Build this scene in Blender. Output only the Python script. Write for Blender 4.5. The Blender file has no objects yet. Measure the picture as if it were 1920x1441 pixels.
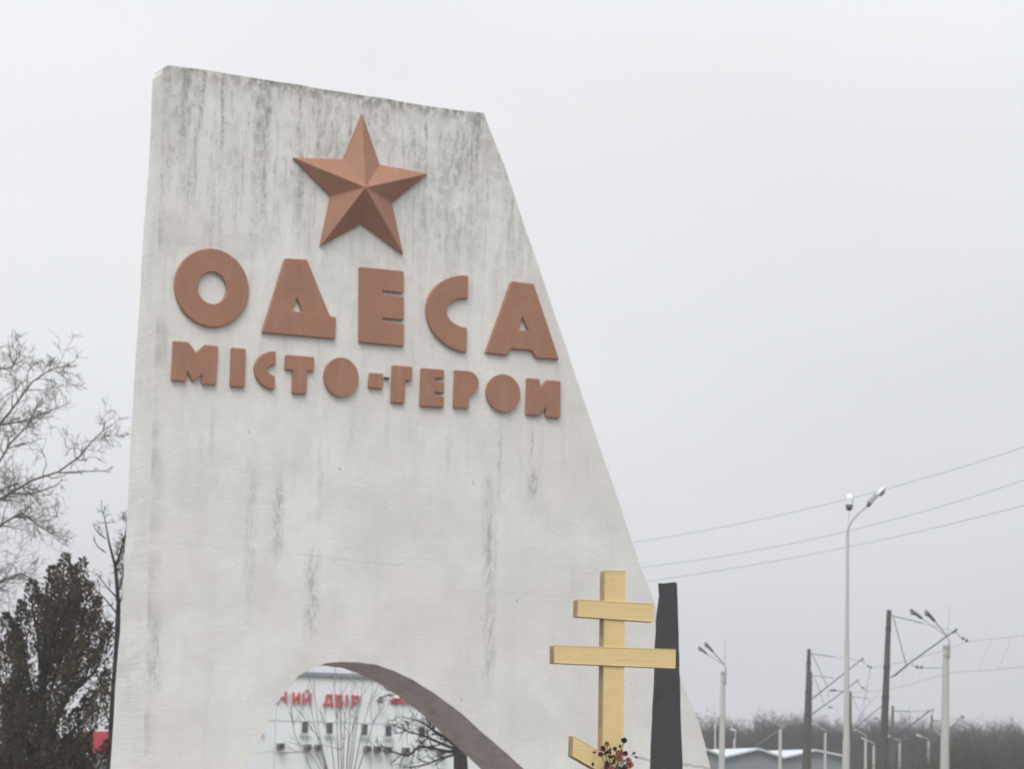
import bpy, bmesh, math, random
import numpy as np
from mathutils import Vector, Matrix, Euler

S = bpy.context.scene
C = S.collection
R = math.radians

# ------------------------------------------------------------------ camera
F = 5000.0                                   # focal length in pixels of a 1920 wide frame
PITCH = math.atan(800.0/F); ROLL = 0.018
EYE = Vector((0, 0, 1.6))
cam_d = bpy.data.cameras.new('camera')
cam = bpy.data.objects.new('camera', cam_d); C.objects.link(cam)
cam_d.sensor_fit = 'HORIZONTAL'; cam_d.sensor_width = 36; cam_d.lens = 36*F/1920
cam_d.clip_start = 0.5; cam_d.clip_end = 3000
CR = Euler((math.pi/2 + PITCH, 0, 0)).to_matrix() @ Matrix.Rotation(ROLL, 3, 'Z')
cam.matrix_world = Matrix.Translation(EYE) @ CR.to_4x4()
cam_d.dof.use_dof = True; cam_d.dof.focus_distance = 13.0; cam_d.dof.aperture_fstop = 7.0
S.camera = cam

# ------------------------------------------------------------------ sky, sun, exposure
SUN_EL, SUN_AZ = R(55), R(-10)               # azimuth of the sun seen from the wall, from -Y towards -X
w = bpy.data.worlds.new('World'); S.world = w; w.use_nodes = True
nt = w.node_tree; N = nt.nodes; L = nt.links
bg = N['Background']; bg.inputs['Strength'].default_value = 0.1
sky = N.new('ShaderNodeTexSky'); sky.sky_type = 'NISHITA'; sky.sun_disc = False
sky.sun_elevation = SUN_EL; sky.sun_rotation = R(180) - SUN_AZ
tc = N.new('ShaderNodeTexCoord'); sp = N.new('ShaderNodeSeparateXYZ')
L.new(tc.outputs['Generated'], sp.inputs[0])
ramp = N.new('ShaderNodeValToRGB'); L.new(sp.outputs['Z'], ramp.inputs[0])
e = ramp.color_ramp.elements
e[0].position = 0.0; e[0].color = (.600, .603, .638, 1)
e[1].position = 1.0; e[1].color = (1.36, 1.38, 1.40, 1)
for p, c in ((.045, (.622, .628, .660)), (.10, (.686, .695, .716)), (.17, (.738, .750, .766)), (.26, (.806, .817, .832)), (.5, (1.0, 1.02, 1.04))):
    q = e.new(p); q.color = (*c, 1)
mp = N.new('ShaderNodeMapping'); mp.inputs['Scale'].default_value = (2.2, 2.2, 6.0); mp.inputs['Rotation'].default_value = (0, R(14), 0)
L.new(tc.outputs['Generated'], mp.inputs[0])
nz = N.new('ShaderNodeTexNoise'); nz.inputs['Scale'].default_value = 1.4; nz.inputs['Detail'].default_value = 3; nz.inputs['Roughness'].default_value = .45
L.new(mp.outputs[0], nz.inputs['Vector'])
mr = N.new('ShaderNodeMapRange'); mr.inputs[1].default_value = .3; mr.inputs[2].default_value = .7; mr.inputs[3].default_value = .95; mr.inputs[4].default_value = 1.05
L.new(nz.outputs['Fac'], mr.inputs[0])
# the cloud is a little brighter towards the left, where the hidden sun is
mx = N.new('ShaderNodeMath'); mx.operation = 'MULTIPLY_ADD'; mx.inputs[1].default_value = -.16; mx.inputs[2].default_value = 1.0
L.new(sp.outputs['X'], mx.inputs[0])
mm = N.new('ShaderNodeMath'); mm.operation = 'MULTIPLY'; L.new(mr.outputs[0], mm.inputs[0]); L.new(mx.outputs[0], mm.inputs[1])
m10 = N.new('ShaderNodeMath'); m10.operation = 'MULTIPLY'; m10.inputs[1].default_value = 10.0; L.new(mm.outputs[0], m10.inputs[0])
vm = N.new('ShaderNodeVectorMath'); vm.operation = 'SCALE'; L.new(ramp.outputs[0], vm.inputs[0]); L.new(m10.outputs[0], vm.inputs['Scale'])
hs = N.new('ShaderNodeHueSaturation'); hs.inputs['Saturation'].default_value = .2; L.new(sky.outputs[0], hs.inputs['Color'])
mix = N.new('ShaderNodeMixRGB'); mix.inputs[0].default_value = .95
L.new(hs.outputs[0], mix.inputs[1]); L.new(vm.outputs[0], mix.inputs[2]); L.new(mix.outputs[0], bg.inputs['Color'])

sd = bpy.data.lights.new('sun', 'SUN'); sd.energy = 1.5; sd.angle = R(28); sd.color = (1, .965, .92)
sun = bpy.data.objects.new('sun', sd); C.objects.link(sun)
sdir = Vector((math.sin(SUN_AZ)*math.cos(SUN_EL), -math.cos(SUN_AZ)*math.cos(SUN_EL), math.sin(SUN_EL)))
sun.rotation_euler = sdir.to_track_quat('Z', 'Y').to_euler()
sun.location = (0, 0, 60)
vs = S.view_settings; vs.view_transform = 'Standard'; vs.look = 'None'; vs.exposure = 0.16; vs.gamma = 1; vs.use_curve_mapping = False

# ------------------------------------------------------------------ helpers
def ray(x, y):
    return CR @ Vector(((x-960)/F, -(y-720.5)/F, -1))
def at(x, y, Y):
    """world point seen at photo pixel x, y, at Y metres ahead of the camera"""
    d = ray(x, y); return EYE + d*(Y/d.y)
def px(n, Y): return n*Y/F

class MB:
    def __init__(s): s.v = []; s.f = []
    def poly(s, pts, faces):
        o = len(s.v); s.v += [tuple(p) for p in pts]; s.f += [tuple(i+o for i in f) for f in faces]
    def box(s, c, size, rot=None, taper=1.0):
        hx, hy, hz = [q/2 for q in size]; c = Vector(c); pts = []
        for z in (-1, 1):
            t = taper if z > 0 else 1.0
            for x, y in ((-1,-1),(1,-1),(1,1),(-1,1)):
                p = Vector((x*hx*t, y*hy*t, z*hz))
                if rot is not None: p = rot @ p
                pts.append(c+p)
        s.poly(pts, [(0,3,2,1),(4,5,6,7),(0,1,5,4),(1,2,6,5),(2,3,7,6),(3,0,4,7)])
    def tube(s, pts, rad, n=6, cap=True):
        pts = [Vector(p) for p in pts]
        if not hasattr(rad, '__len__'): rad = [rad]*len(pts)
        o = len(s.v); k = len(pts)
        d = (pts[-1]-pts[0]).normalized()
        ref = Vector((0,0,1)) if abs(d.z) < .9 else Vector((0,1,0))
        for i, p in enumerate(pts):
            t = (pts[min(i+1,k-1)]-pts[max(i-1,0)]).normalized()
            a = t.cross(ref)
            if a.length < 1e-4: a = t.cross(Vector((1,0,.3)))
            a.normalize(); b = t.cross(a)
            for j in range(n):
                th = 2*math.pi*j/n
                s.v.append(tuple(p + (a*math.cos(th)+b*math.sin(th))*rad[i]))
        for i in range(k-1):
            for j in range(n):
                j2 = (j+1) % n
                s.f.append((o+i*n+j, o+(i+1)*n+j, o+(i+1)*n+j2, o+i*n+j2))
        if cap:
            q = len(s.v); s.v += s.v[o:o+n] + s.v[o+(k-1)*n:o+k*n]
            s.f.append(tuple(q+j for j in range(n))); s.f.append(tuple(q+n+j for j in reversed(range(n))))
    def ellipsoid(s, c, r, rot=None, nu=10, nv=6):
        pts = []; fs = []
        for i in range(nv+1):
            ph = math.pi*i/nv
            for j in range(nu):
                th = 2*math.pi*j/nu
                p = Vector((r[0]*math.sin(ph)*math.cos(th), r[1]*math.sin(ph)*math.sin(th), r[2]*math.cos(ph)))
                if rot is not None: p = rot @ p
                pts.append(Vector(c)+p)
        for i in range(nv):
            for j in range(nu):
                fs.append((i*nu+j, (i+1)*nu+j, (i+1)*nu+(j+1)%nu, i*nu+(j+1)%nu))
        s.poly(pts, fs)
    def mesh(s, name, m, smooth=False):
        me = bpy.data.meshes.new(name); me.from_pydata(s.v, [], s.f); me.update()
        if m: me.materials.append(m)
        if smooth: me.polygons.foreach_set('use_smooth', [len(p.vertices) <= 4 for p in me.polygons])
        return me
    def build(s, name, m, parent=None, smooth=False):
        """world-space vertices; under a parent they are brought into its frame"""
        me = s.mesh(name, m, smooth)
        o = bpy.data.objects.new(name, me); C.objects.link(o)
        if parent is not None:
            o.parent = parent
            M = Matrix.Identity(4); q = parent
            while q is not None:
                M = Matrix.Translation(q.location) @ q.rotation_euler.to_matrix().to_4x4() @ M; q = q.parent
            me.transform(M.inverted())
        return o

def tag(o, label=None, cat=None, group=None, kind=None):
    if label: o['label'] = label
    if cat: o['category'] = cat
    if group: o['group'] = group
    if kind: o['kind'] = kind
    return o
def thing(name, loc, label, cat, group=None, rz=0):
    o = bpy.data.objects.new(name, None); C.objects.link(o); o.location = loc; o.rotation_euler = (0,0,rz)
    o.empty_display_size = .2
    return tag(o, label, cat, group)
def bev(o, wd, seg=2, ang=35):
    b = o.modifiers.new('bevel', 'BEVEL'); b.width = wd; b.segments = seg; b.limit_method = 'ANGLE'; b.angle_limit = R(ang)

# ------------------------------------------------------------------ materials
class NB:
    def __init__(s, name, rough=.8, spec=.3):
        s.m = bpy.data.materials.new(name); s.m.use_nodes = True; s.t = s.m.node_tree; s.n = s.t.nodes; s.l = s.t.links
        s.b = s.n['Principled BSDF']; s.b.inputs['Roughness'].default_value = rough; s.b.inputs['Specular IOR Level'].default_value = spec
        s.tc = s.n.new('ShaderNodeTexCoord')
    def put(s, sock, v):
        if hasattr(v, 'links') or isinstance(v, bpy.types.NodeSocket): s.l.new(v, sock)
        else: sock.default_value = v
    def noise(s, scale=(1,1,1), sc=1.0, detail=4, rough=.55, off=(0,0,0), dist=0):
        mp = s.n.new('ShaderNodeMapping'); mp.inputs['Scale'].default_value = scale; mp.inputs['Location'].default_value = off
        s.l.new(s.tc.outputs['Object'], mp.inputs[0])
        q = s.n.new('ShaderNodeTexNoise'); q.inputs['Scale'].default_value = sc; q.inputs['Detail'].default_value = detail
        q.inputs['Roughness'].default_value = rough; q.inputs['Distortion'].default_value = dist
        s.l.new(mp.outputs[0], q.inputs['Vector']); return q.outputs['Fac']
    def math(s, op, a, b=0.0, c=None):
        q = s.n.new('ShaderNodeMath'); q.operation = op; s.put(q.inputs[0], a); s.put(q.inputs[1], b)
        if c is not None: s.put(q.inputs[2], c)
        return q.outputs[0]
    def rng(s, v, a, b, c=0.0, d=1.0):
        q = s.n.new('ShaderNodeMapRange'); s.put(q.inputs[0], v)
        for i, k in enumerate((a,b,c,d)): q.inputs[i+1].default_value = k
        return q.outputs[0]
    def mix(s, f, a, b):
        q = s.n.new('ShaderNodeMixRGB'); s.put(q.inputs[0], f)
        s.put(q.inputs[1], a if not isinstance(a, tuple) else (*a, 1)); s.put(q.inputs[2], b if not isinstance(b, tuple) else (*b, 1))
        return q.outputs[0]
    def color(s, c): s.l.new(c, s.b.inputs['Base Color']) if not isinstance(c, tuple) else setattr(s.b.inputs['Base Color'], 'default_value', (*c, 1))
    def bump(s, h, strength=.3, dist=.02):
        q = s.n.new('ShaderNodeBump'); q.inputs['Strength'].default_value = strength; q.inputs['Distance'].default_value = dist
        s.l.new(h, q.inputs['Height']); s.l.new(q.outputs[0], s.b.inputs['Normal'])
    def xyz(s):
        q = s.n.new('ShaderNodeSeparateXYZ'); s.l.new(s.tc.outputs['Object'], q.inputs[0]); return q.outputs

def simple(name, c, c2=None, sc=3.0, rough=.8, spec=.3, bump=0.0, scale=(1,1,1), detail=4):
    b = NB(name, rough, spec); c2 = c2 or tuple(k*.8 for k in c)
    f = b.noise(scale, sc, detail); b.color(b.mix(b.rng(f, .35, .65), c, c2))
    if bump: b.bump(f, bump, .01)
    return b.m

# ------------------------------------------------------------------ ground, road
mud = simple('winter_grass', (.085,.078,.05), (.05,.045,.032), .6, 1.0, .1, .5)
asph = simple('asphalt', (.06,.06,.062), (.045,.045,.046), 4, .9, .3)
kerbm = simple('kerb_concrete', (.3,.3,.29), (.22,.22,.21), 4, .9)
g = MB(); g.poly([(-900,-300,0),(1200,-300,0),(1200,1500,0),(-900,1500,0)], [(0,1,2,3)])
tag(g.build('ground', mud), kind='structure')
g = MB(); g.poly([(4,2,.004),(14,2,.004),(34,330,.004),(22,330,.004)], [(0,1,2,3)])
tag(g.build('road', asph), kind='structure')
g = MB()
for a, b in (((3.8,2),(21.8,330)), ((14.2,2),(34.2,330))):
    a = Vector((*a,0)); b = Vector((*b,0)); s_ = Vector((.1,0,0)); h = Vector((0,0,.13)); z = Vector((0,0,.001))
    g.poly([a-s_+z,a+s_+z,b+s_+z,b-s_+z,a-s_+h,a+s_+h,b+s_+h,b-s_+h], [(4,5,6,7),(0,4,7,3),(1,2,6,5),(0,1,5,4),(2,3,7,6)])
tag(g.build('kerb', kerbm), kind='structure')

pav = simple('pale_paving', (.24,.232,.22), (.19,.185,.175), 1.2, .9)
g = MB(); g.poly([(-16,12,.004),(8,12,.004),(10.5,58,.004),(-16,58,.004)], [(0,1,2,3)])
tag(g.build('pavement', pav), kind='structure')

# ------------------------------------------------------------------ the stele
AU = math.atan(1.952*math.cos(PITCH))
U = Vector((math.sin(AU), math.cos(AU), 0)); NV = Vector((-U.y, U.x, 0))     # along the face; into the wall
P0 = at(700, 800, 38.0); P0.z = 0
def face(x, y):
    d = ray(x, y); t = (P0-EYE).dot(NV)/d.dot(NV); p = EYE + d*t - P0
    return (p.dot(U), p.z)
stele = thing('city_stele', P0, 'tall weathered white concrete stele with a slanted right side, arch opening, red-brown star and letters', 'monument', rz=math.atan2(U.y, U.x))

def thick(z):
    zs = [zz for _, zz in (face(300,1750), face(270,1441), face(280,1100), face(298,400), face(304,256), face(308,128))]
    ts = [1.75, 1.38, 1.05, .62, .50, .36]
    return float(np.interp(z, zs, ts))

# stain material in the frame of the stele: X along the face, Z up
def stele_mat():
    b = NB('weathered_white_paint', .92, .2)
    X, Y, Z = b.xyz()
    st = b.noise((7.5,1,.55), 1.0, 8, .66)                 # narrow vertical streaks
    st2 = b.noise((2.4,1,.35), 1.0, 5, .6, (3,0,0))
    blot = b.noise((1,1,1), 1.1, 6, .62, (5,0,2), .4)
    speck = b.noise((9,1,6), 1.0, 5, .7, (1,1,7))
    fine = b.noise((30,1,24), 1.0, 4, .6)
    lines = b.noise((.8,1,34), 1.0, 3, .5)                  # horizontal board and roller marks
    # distance below the sloping top edge
    s0, z0 = face(312,125); s1, z1 = face(905,212); k = (z1-z0)/(s1-s0)
    top = b.math('SUBTRACT', b.math('MULTIPLY_ADD', X, k, z0-k*s0), Z)
    near = b.rng(top, 0.0, 3.6, 1.0, 0.0)
    edge = b.rng(top, 0.0, .55, 1.0, 0.0)
    # streak dirt under the top
    d1 = b.math('MULTIPLY', b.rng(st, .515, .60), b.math('MULTIPLY', near, .95))
    d2 = b.math('MULTIPLY', b.rng(st2, .48, .64), b.math('MULTIPLY', near, .6))
    d3 = b.math('MULTIPLY', b.rng(blot, .52, .60), b.math('MULTIPLY', near, .42))
    d4 = b.math('MULTIPLY', b.math('MULTIPLY', edge, edge), b.rng(st2, .35, .6, .35, 1.1))
    # more dirt under the right half of the top
    grit = b.noise((16,1,4.5), 1.0, 6, .75, (3,0,5))
    d5 = b.math('MULTIPLY', b.math('MULTIPLY', b.rng(grit, .52, .57), b.rng(st2, .40, .58)), b.math('MULTIPLY', near, .9))
    lip = b.math('MULTIPLY', b.rng(b.math('ADD', top, b.math('MULTIPLY_ADD', st, -.5, .25)), .03, .30, 1.0, 0.0), b.rng(X, face(330,140)[0], face(560,160)[0], .35, 1.0))
    dirt = b.math('MAXIMUM', b.math('MAXIMUM', b.math('MAXIMUM', d1, d2), b.math('MAXIMUM', d3, d4)), b.math('MAXIMUM', d5, lip))
    dirt = b.math('MULTIPLY', dirt, b.rng(speck, .42, .55, .25, 1.0))
    col = b.mix(b.rng(blot, .40, .62), (.795,.785,.750), (.695,.683,.655))
    col = b.mix(b.math('MULTIPLY', b.rng(b.noise((1,1,1), .45, 4, .5, (9,0,4)), .42, .62), .55), col, (.70,.672,.655))
    col = b.mix(b.math('MULTIPLY', b.rng(lines, .55, .72), .07), col, (.50,.49,.46))
    col = b.mix(b.math('MULTIPLY', b.rng(fine, .56, .74), .14), col, (.42,.42,.40))
    col = b.mix(b.math('MULTIPLY', b.rng(st2, .52, .72), .22), col, (.52,.515,.50))
    frontm = b.rng(Y, .01, .06, 1.0, .25)
    dirt = b.math('MULTIPLY', dirt, frontm)
    col = b.mix(b.math('MULTIPLY', dirt, .88), col, (.225,.213,.20))
    # single long drip stains (pixel centre x, y range, half width, strength)
    for x, ya, yb, wd, k_ in ((522,885,1060,.085,.6), (585,1015,1215,.13,.5), (916,880,970,.09,.35), (918,955,1110,.12,.62), (918,1090,1300,.10,.5),
                              (1001,880,935,.085,.75), (998,800,885,.03,.5), (470,790,1190,.11,.28), (600,820,1000,.05,.25), (842,780,900,.05,.22),
                              (937,770,960,.035,.4), (893,215,262,.10,1.0), (893,240,320,.06,.8), (862,230,360,.22,.55), (345,130,250,.25,.35), (498,150,330,.10,.5), (620,180,330,.3,.35),
                              (398,740,860,.05,.25), (660,760,830,.06,.2), (290,1130,1320,.10,.35), (283,1180,1300,.22,.2), (495,300,420,.05,.5), (566,235,410,.05,.55), (357,300,400,.12,.4)):
        sa, za = face(x, ya); sb, zb = face(x, yb); sc = (sa+sb)/2
        wob = b.math('MULTIPLY_ADD', b.noise((1,1,3), 1.0, 4, .6, (x,0,0)), .16, -.08)
        dx = b.math('DIVIDE', b.math('ABSOLUTE', b.math('SUBTRACT', b.math('ADD', X, wob), sc)), wd)
        a = b.rng(dx, .15, 1.25, 1.0, 0.0)
        zc = (za+zb)/2; hz = abs(za-zb)/2
        c_ = b.rng(b.math('DIVIDE', b.math('ABSOLUTE', b.math('SUBTRACT', Z, zc)), hz), .45, 1.1, 1.0, 0.0)
        m_ = b.math('MULTIPLY', b.math('MULTIPLY', a, c_), b.math('MULTIPLY', b.math('MULTIPLY_ADD', b.rng(grit, .46, .54), .75, b.rng(speck, .42, .58, .0, .3)), k_*1.15))
        col = b.mix(m_, col, (.29,.285,.275))
    # hairline cracks and joints between pours
    for (xa, ya), (xb, yb), k_ in (((230,712),(330,702),.15), ((255,1010),(640,1046),.10), ((1180,1417),(1340,1440),.7), ((560,1040),(800,1065),.12), ((278,620),(345,632),.12), ((840,1105),(1080,1118),.10)):
        sa, za = face(xa, ya); sb, zb = face(xb, yb); kk = (zb-za)/(sb-sa)
        wob = b.math('MULTIPLY_ADD', b.noise((2,1,1), 1.5, 5, .7, (xa,0,0)), .22, -.11)
        dz = b.math('ABSOLUTE', b.math('SUBTRACT', b.math('ADD', Z, wob), b.math('MULTIPLY_ADD', X, kk, za-kk*sa)))
        dx = b.math('ABSOLUTE', b.math('SUBTRACT', X, (sa+sb)/2))
        m_ = b.math('MULTIPLY', b.rng(dz, .005, .02, 1.0, 0.0), b.rng(dx, abs(sb-sa)*.4, abs(sb-sa)*.55, k_, 0.0))
        col = b.mix(m_, col, (.25,.245,.235))
    # dirt along the left arris of the front
    sa, za = face(304,256); sb, zb = face(269,1441); kk = (sb-sa)/(zb-za)
    da = b.math('SUBTRACT', X, b.math('MULTIPLY_ADD', Z, kk, sa-kk*za))
    m_ = b.math('MULTIPLY', b.math('MULTIPLY', b.math('MULTIPLY', b.rng(da, .0, .22, .75, 0.0), b.rng(Y, .01, .04, 1.0, 0.0)), b.rng(da, -.03, .0, 0.0, 1.0)), b.rng(b.noise((1,1,1.2), 1.3, 6, .65, (2,0,9)), .44, .66))
    col = b.mix(m_, col, (.36,.35,.33))
    # faint rusty and sooty runs under the letters
    m_ = b.math('MULTIPLY', b.rng(b.noise((6,1,.7), 1.0, 5, .6, (11,0,3)), .54, .70), b.math('MULTIPLY', b.rng(Z, face(700,470)[1], face(700,560)[1], 0, .3), b.rng(Z, face(700,760)[1], face(700,1000)[1], 1, 0)))
    col = b.mix(m_, col, (.42,.41,.39))
    # scattered pits
    m_ = b.math('MULTIPLY', b.rng(b.noise((1,1,1), 7, 2, .5, (4,0,1)), .72, .78), .6)
    col = b.mix(m_, col, (.3,.29,.28))
    b.color(col)
    h = b.math('ADD', b.math('MULTIPLY', lines, .22), b.math('ADD', b.math('MULTIPLY', fine, .6), b.math('MULTIPLY', blot, 1.6)))
    b.bump(h, .45, .02)
    return b.m
M_stele = stele_mat()
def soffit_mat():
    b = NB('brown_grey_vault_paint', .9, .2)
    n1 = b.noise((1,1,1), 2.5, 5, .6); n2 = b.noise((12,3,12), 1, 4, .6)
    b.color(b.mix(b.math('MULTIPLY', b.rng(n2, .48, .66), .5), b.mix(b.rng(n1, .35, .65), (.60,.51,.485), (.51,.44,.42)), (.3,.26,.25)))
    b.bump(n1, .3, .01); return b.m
M_soffit = soffit_mat()

def resample(pts, n):
    out = []
    for i in range(len(pts)-1):
        a, b = pts[i], pts[i+1]
        for k in range(n): out.append((a[0]+(b[0]-a[0])*k/n, a[1]+(b[1]-a[1])*k/n))
    out.append(pts[-1]); return out
rnd = random.Random(5)
left = [face(*p) for p in ((317,122.5),(307,127),(303.5,140),(304.8,256),(298.5,400),(292.5,600),(286,800),(280.5,1000),(278,1100),(273,1280),(269,1441))]
sL, zL = left[-1]
left += [(sL-.06, zL*.5), (sL-.12, -.3)]
right = [face(*p) for p in ((907,212),(935.5,284),(962,357),(989,440),(1044,598),(1098.5,762),(1147,900),(1194,1040),(1224,1121),(1252,1200),(1278,1276),(1296,1320),(1311,1356),(1323,1399),(1333,1441))]
sR, zR = right[-1]
right += [(sR+.22, zR*.5), (sR+.42, -.3)]
# arch, from its left foot over the crown to the right foot
archp = [(440,1470),(455,1441),(475,1408),(500,1360),(517,1320),(535,1295),(557,1270),(585,1251),(612,1243),(640,1240),(672,1241),(703,1245.5),(740,1257),(775,1275),(812,1297),(850,1325),(885,1355),(920,1386),(952,1414),(983,1441),(1015,1472)]
arch = [face(*p) for p in archp]
def foot(a, b):
    k = (a[0]-b[0])/(a[1]-b[1]); return [(a[0]+k*(.0 if True else 0)+(-.25 if a[0] < b[0] else .35), a[1]*.5), (a[0]+(-.35 if a[0] < b[0] else .55), -.3)]
arch = foot(arch[0], arch[1])[::-1] + arch + foot(arch[-1], arch[-2])
topE = [face(x, y) for x, y in ((345,126.5),(400,134.5),(480,147),(560,160.5),(640,173),(720,185.5),(800,197.5),(870,207.5))]
topE = [(s, z+rnd.uniform(-.012,.012)) for s, z in topE]
outline = resample(left[::-1], 3)[:-1] + resample([left[0]]+topE+[right[0]], 2)[:-1] + resample(right, 3)
outline += resample(arch[::-1], 2)
# small chips and waviness of the arrises
outline = [(s+rnd.uniform(-.008,.008), z+rnd.uniform(-.006,.006)) for s, z in outline]
bm = bmesh.new()
n = len(outline)
fv = [bm.verts.new((s, 0, z)) for s, z in outline]
ed = [bm.edges.new((fv[i], fv[(i+1)%n])) for i in range(n)]
bmesh.ops.triangle_fill(bm, edges=ed, use_beauty=True, normal=(0,-1,0))
front = list(bm.faces)
bv = [bm.verts.new((s, thick(z), z)) for s, z in outline]
mpv = {v: w_ for v, w_ in zip(fv, bv)}
for f in front: bm.faces.new([mpv[v] for v in reversed(f.verts)])
na = len(resample(arch[::-1], 2))
for i in range(n):
    j = (i+1) % n
    f = bm.faces.new((fv[i], bv[i], bv[j], fv[j]))
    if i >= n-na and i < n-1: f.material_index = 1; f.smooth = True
bmesh.ops.recalc_face_normals(bm, faces=bm.faces)
me = bpy.data.meshes.new('slab'); bm.to_mesh(me); bm.free()
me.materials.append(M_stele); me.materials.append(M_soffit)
slab = bpy.data.objects.new('slab', me); C.objects.link(slab); slab.parent = stele
bev(slab, .03, 2, 50)

# letters
def red_mat():
    b = NB('red_brown_paint', .55, .4)
    n1 = b.noise((1,1,1), 1.6, 5, .6); n2 = b.noise((5,1,.8), 1.4, 5, .6); n3 = b.noise((1,1,1), 25, 3, .6)
    c = b.mix(b.rng(n1, .3, .7), (.375,.178,.106), (.318,.150,.093))
    c = b.mix(b.math('MULTIPLY', b.rng(n2, .52, .72), .35), c, (.41,.26,.195))
    c = b.mix(b.math('MULTIPLY', b.rng(n3, .52, .72), .4), c, (.21,.115,.09))
    c = b.mix(b.math('MULTIPLY', b.rng(b.noise((3,1,3), 1.7, 6, .7, (7,0,0)), .57, .68), .22), c, (.42,.27,.20))
    c = b.mix(b.math('MULTIPLY', b.rng(b.noise((9,1,2), 1.0, 5, .7, (0,0,8)), .62, .70), .5), c, (.16,.09,.07))
    b.color(c); b.bump(n1, .25, .02); return b.m
M_red = red_mat()
def Z2(p): return face(280+p[0]/4.0024, 440+p[1]/4.0024)
def Z3(p): return face(640+p[0]/3.7913, 440+p[1]/3.7913)
def ell(c, rx, rz, a0=0, a1=360, n=40):
    return [(c[0]+rx*math.cos(R(a0+(a1-a0)*i/n)), c[1]+rz*math.sin(R(a0+(a1-a0)*i/n))) for i in range(n+1)]
def half(fn, c, rx, rz): # ellipse centre and radii from zoom pixels
    cc = fn(c); r = fn((c[0]+rx, c[1])); u = fn((c[0], c[1]-rz)); return cc, abs(r[0]-cc[0]), abs(u[1]-cc[1])
TH = .055
def extrude(name, outer, holes=(), th=TH, m=None, parent=stele, y0=-.004, bv_=.012):
    bm = bmesh.new(); loops = []
    for lp in (outer, *holes):
        lp = list(lp)
        if (Vector(lp[0])-Vector(lp[-1])).length < 1e-5: lp = lp[:-1]
        vs_ = [bm.verts.new((s, y0-th, z)) for s, z in lp]
        es = [bm.edges.new((vs_[i], vs_[(i+1)%len(vs_)])) for i in range(len(vs_))]; loops.append((vs_, es))
    bmesh.ops.triangle_fill(bm, edges=[e_ for _, es in loops for e_ in es], use_beauty=True, normal=(0,-1,0))
    fr = list(bm.faces); back = {}
    for vs_, _ in loops:
        for v in vs_: back[v] = bm.verts.new((v.co.x, y0+.03, v.co.z))
    for f in fr: bm.faces.new([back[v] for v in reversed(f.verts)])
    for vs_, _ in loops:
        for i in range(len(vs_)):
            a, b = vs_[i], vs_[(i+1)%len(vs_)]; bm.faces.new((a, b, back[b], back[a]))
    bmesh.ops.recalc_face_normals(bm, faces=bm.faces)
    me = bpy.data.meshes.new(name); bm.to_mesh(me); bm.free(); me.materials.append(m or M_red)
    o = bpy.data.objects.new(name, me); C.objects.link(o); o.parent = parent
    if bv_: bev(o, bv_, 1, 50)
    return o
def letter(label, outer, holes=(), name='letter'):
    o = extrude(name, outer, holes); o['label'] = label; return o
c, rx, rz = half(Z2, (462, 402), 277, 294); ci, rxi, rzi = half(Z2, (463, 404), 108, 119)
letter('letter О of the upper word', ell(c, rx, rz, n=56), [ell(ci, rxi, rzi, n=36)])
letter('letter Д of the upper word', [Z2(p) for p in ((1008,180),(1172,190),(1345,612),(1392,624),(1386,786),(838,738))], [[Z2(p) for p in ((1099,478),(1140,588),(1060,572))]])
letter('letter Е of the upper word', [Z3(p) for p in ((122,232),(434,262),(434,418),(284,404),(284,424),(434,446),(434,612),(284,596),(284,616),(434,640),(434,796),(118,768))])
co, rx, rz = half(Z3, (885, 566), 287, 273); ci, rxi, rzi = half(Z3, (885, 562), 146, 102)
o_ = [p for p in ell(co, rx, rz, 90, 270, 30)]; i_ = [p for p in ell(ci, rxi, rzi, 270, 90, 24)]
sk = (Z3((885,295))[1]-Z3((885,839))[1])
letter('letter С of the upper word', [(s, z-(s-co[0])*0.0) for s, z in o_] + i_)
letter('letter А of the upper word', [Z3(p) for p in ((1200,333),(1356,352),(1537,890),(1375,880),(1342,826),(1198,814),(1168,860),(1015,842))], [[Z3(p) for p in ((1276,586),(1320,690),(1248,678))]])
letter('letter М of the lower words', [Z2(p) for p in ((175,798),(285,808),(342,888),(405,828),(508,838),(493,1132),(385,1122),(389,1050),(322,1108),(275,1028),(268,1104),(158,1094))])
letter('letter І of the lower words', [Z2(p) for p in ((610,848),(715,858),(706,1150),(600,1142))])
co, rx, rz = half(Z2, (934, 1022), 153, 146); ci, rxi, rzi = half(Z2, (934, 1022), 55, 38)
letter('letter С of the lower words', ell(co, rx, rz, 90, 270, 24) + ell(ci, rxi, rzi, 270, 90, 16))
letter('letter Т of the lower words', [Z2(p) for p in ((1018,902),(1228,920),(1225,1030),(1178,1026),(1167,1202),(1064,1194),(1070,1020),(1010,1014))])
c, rx, rz = half(Z2, (1432, 1072), 128, 148)
letter('first letter О of the lower words', ell(c, rx, rz, n=40))
letter('hyphen between the lower words', [Z3(p) for p in ((195,982),(290,990),(284,1100),(185,1090))], name='hyphen')
letter('letter Г of the lower words', [Z3(p) for p in ((357,928),(495,940),(491,1042),(447,1040),(437,1204),(346,1196))])
letter('letter Е of the lower words', [Z3(p) for p in ((562,948),(720,962),(720,1028),(656,1022),(656,1040),(720,1052),(720,1130),(656,1122),(656,1140),(720,1152),(716,1232),(551,1220))])
P_ = [(800,965),(872,970)] + [(885+80*math.sin(R(a)), 1058-86*math.cos(R(a))) for a in range(8, 166, 12)] + [(898,1142),(893,1236),(790,1228)]
letter('letter Р of the lower words', [Z3(p) for p in P_])
c, rx, rz = half(Z3, (1142, 1128), 119, 134)
letter('last letter О of the lower words', ell(c, rx, rz, n=40))
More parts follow.
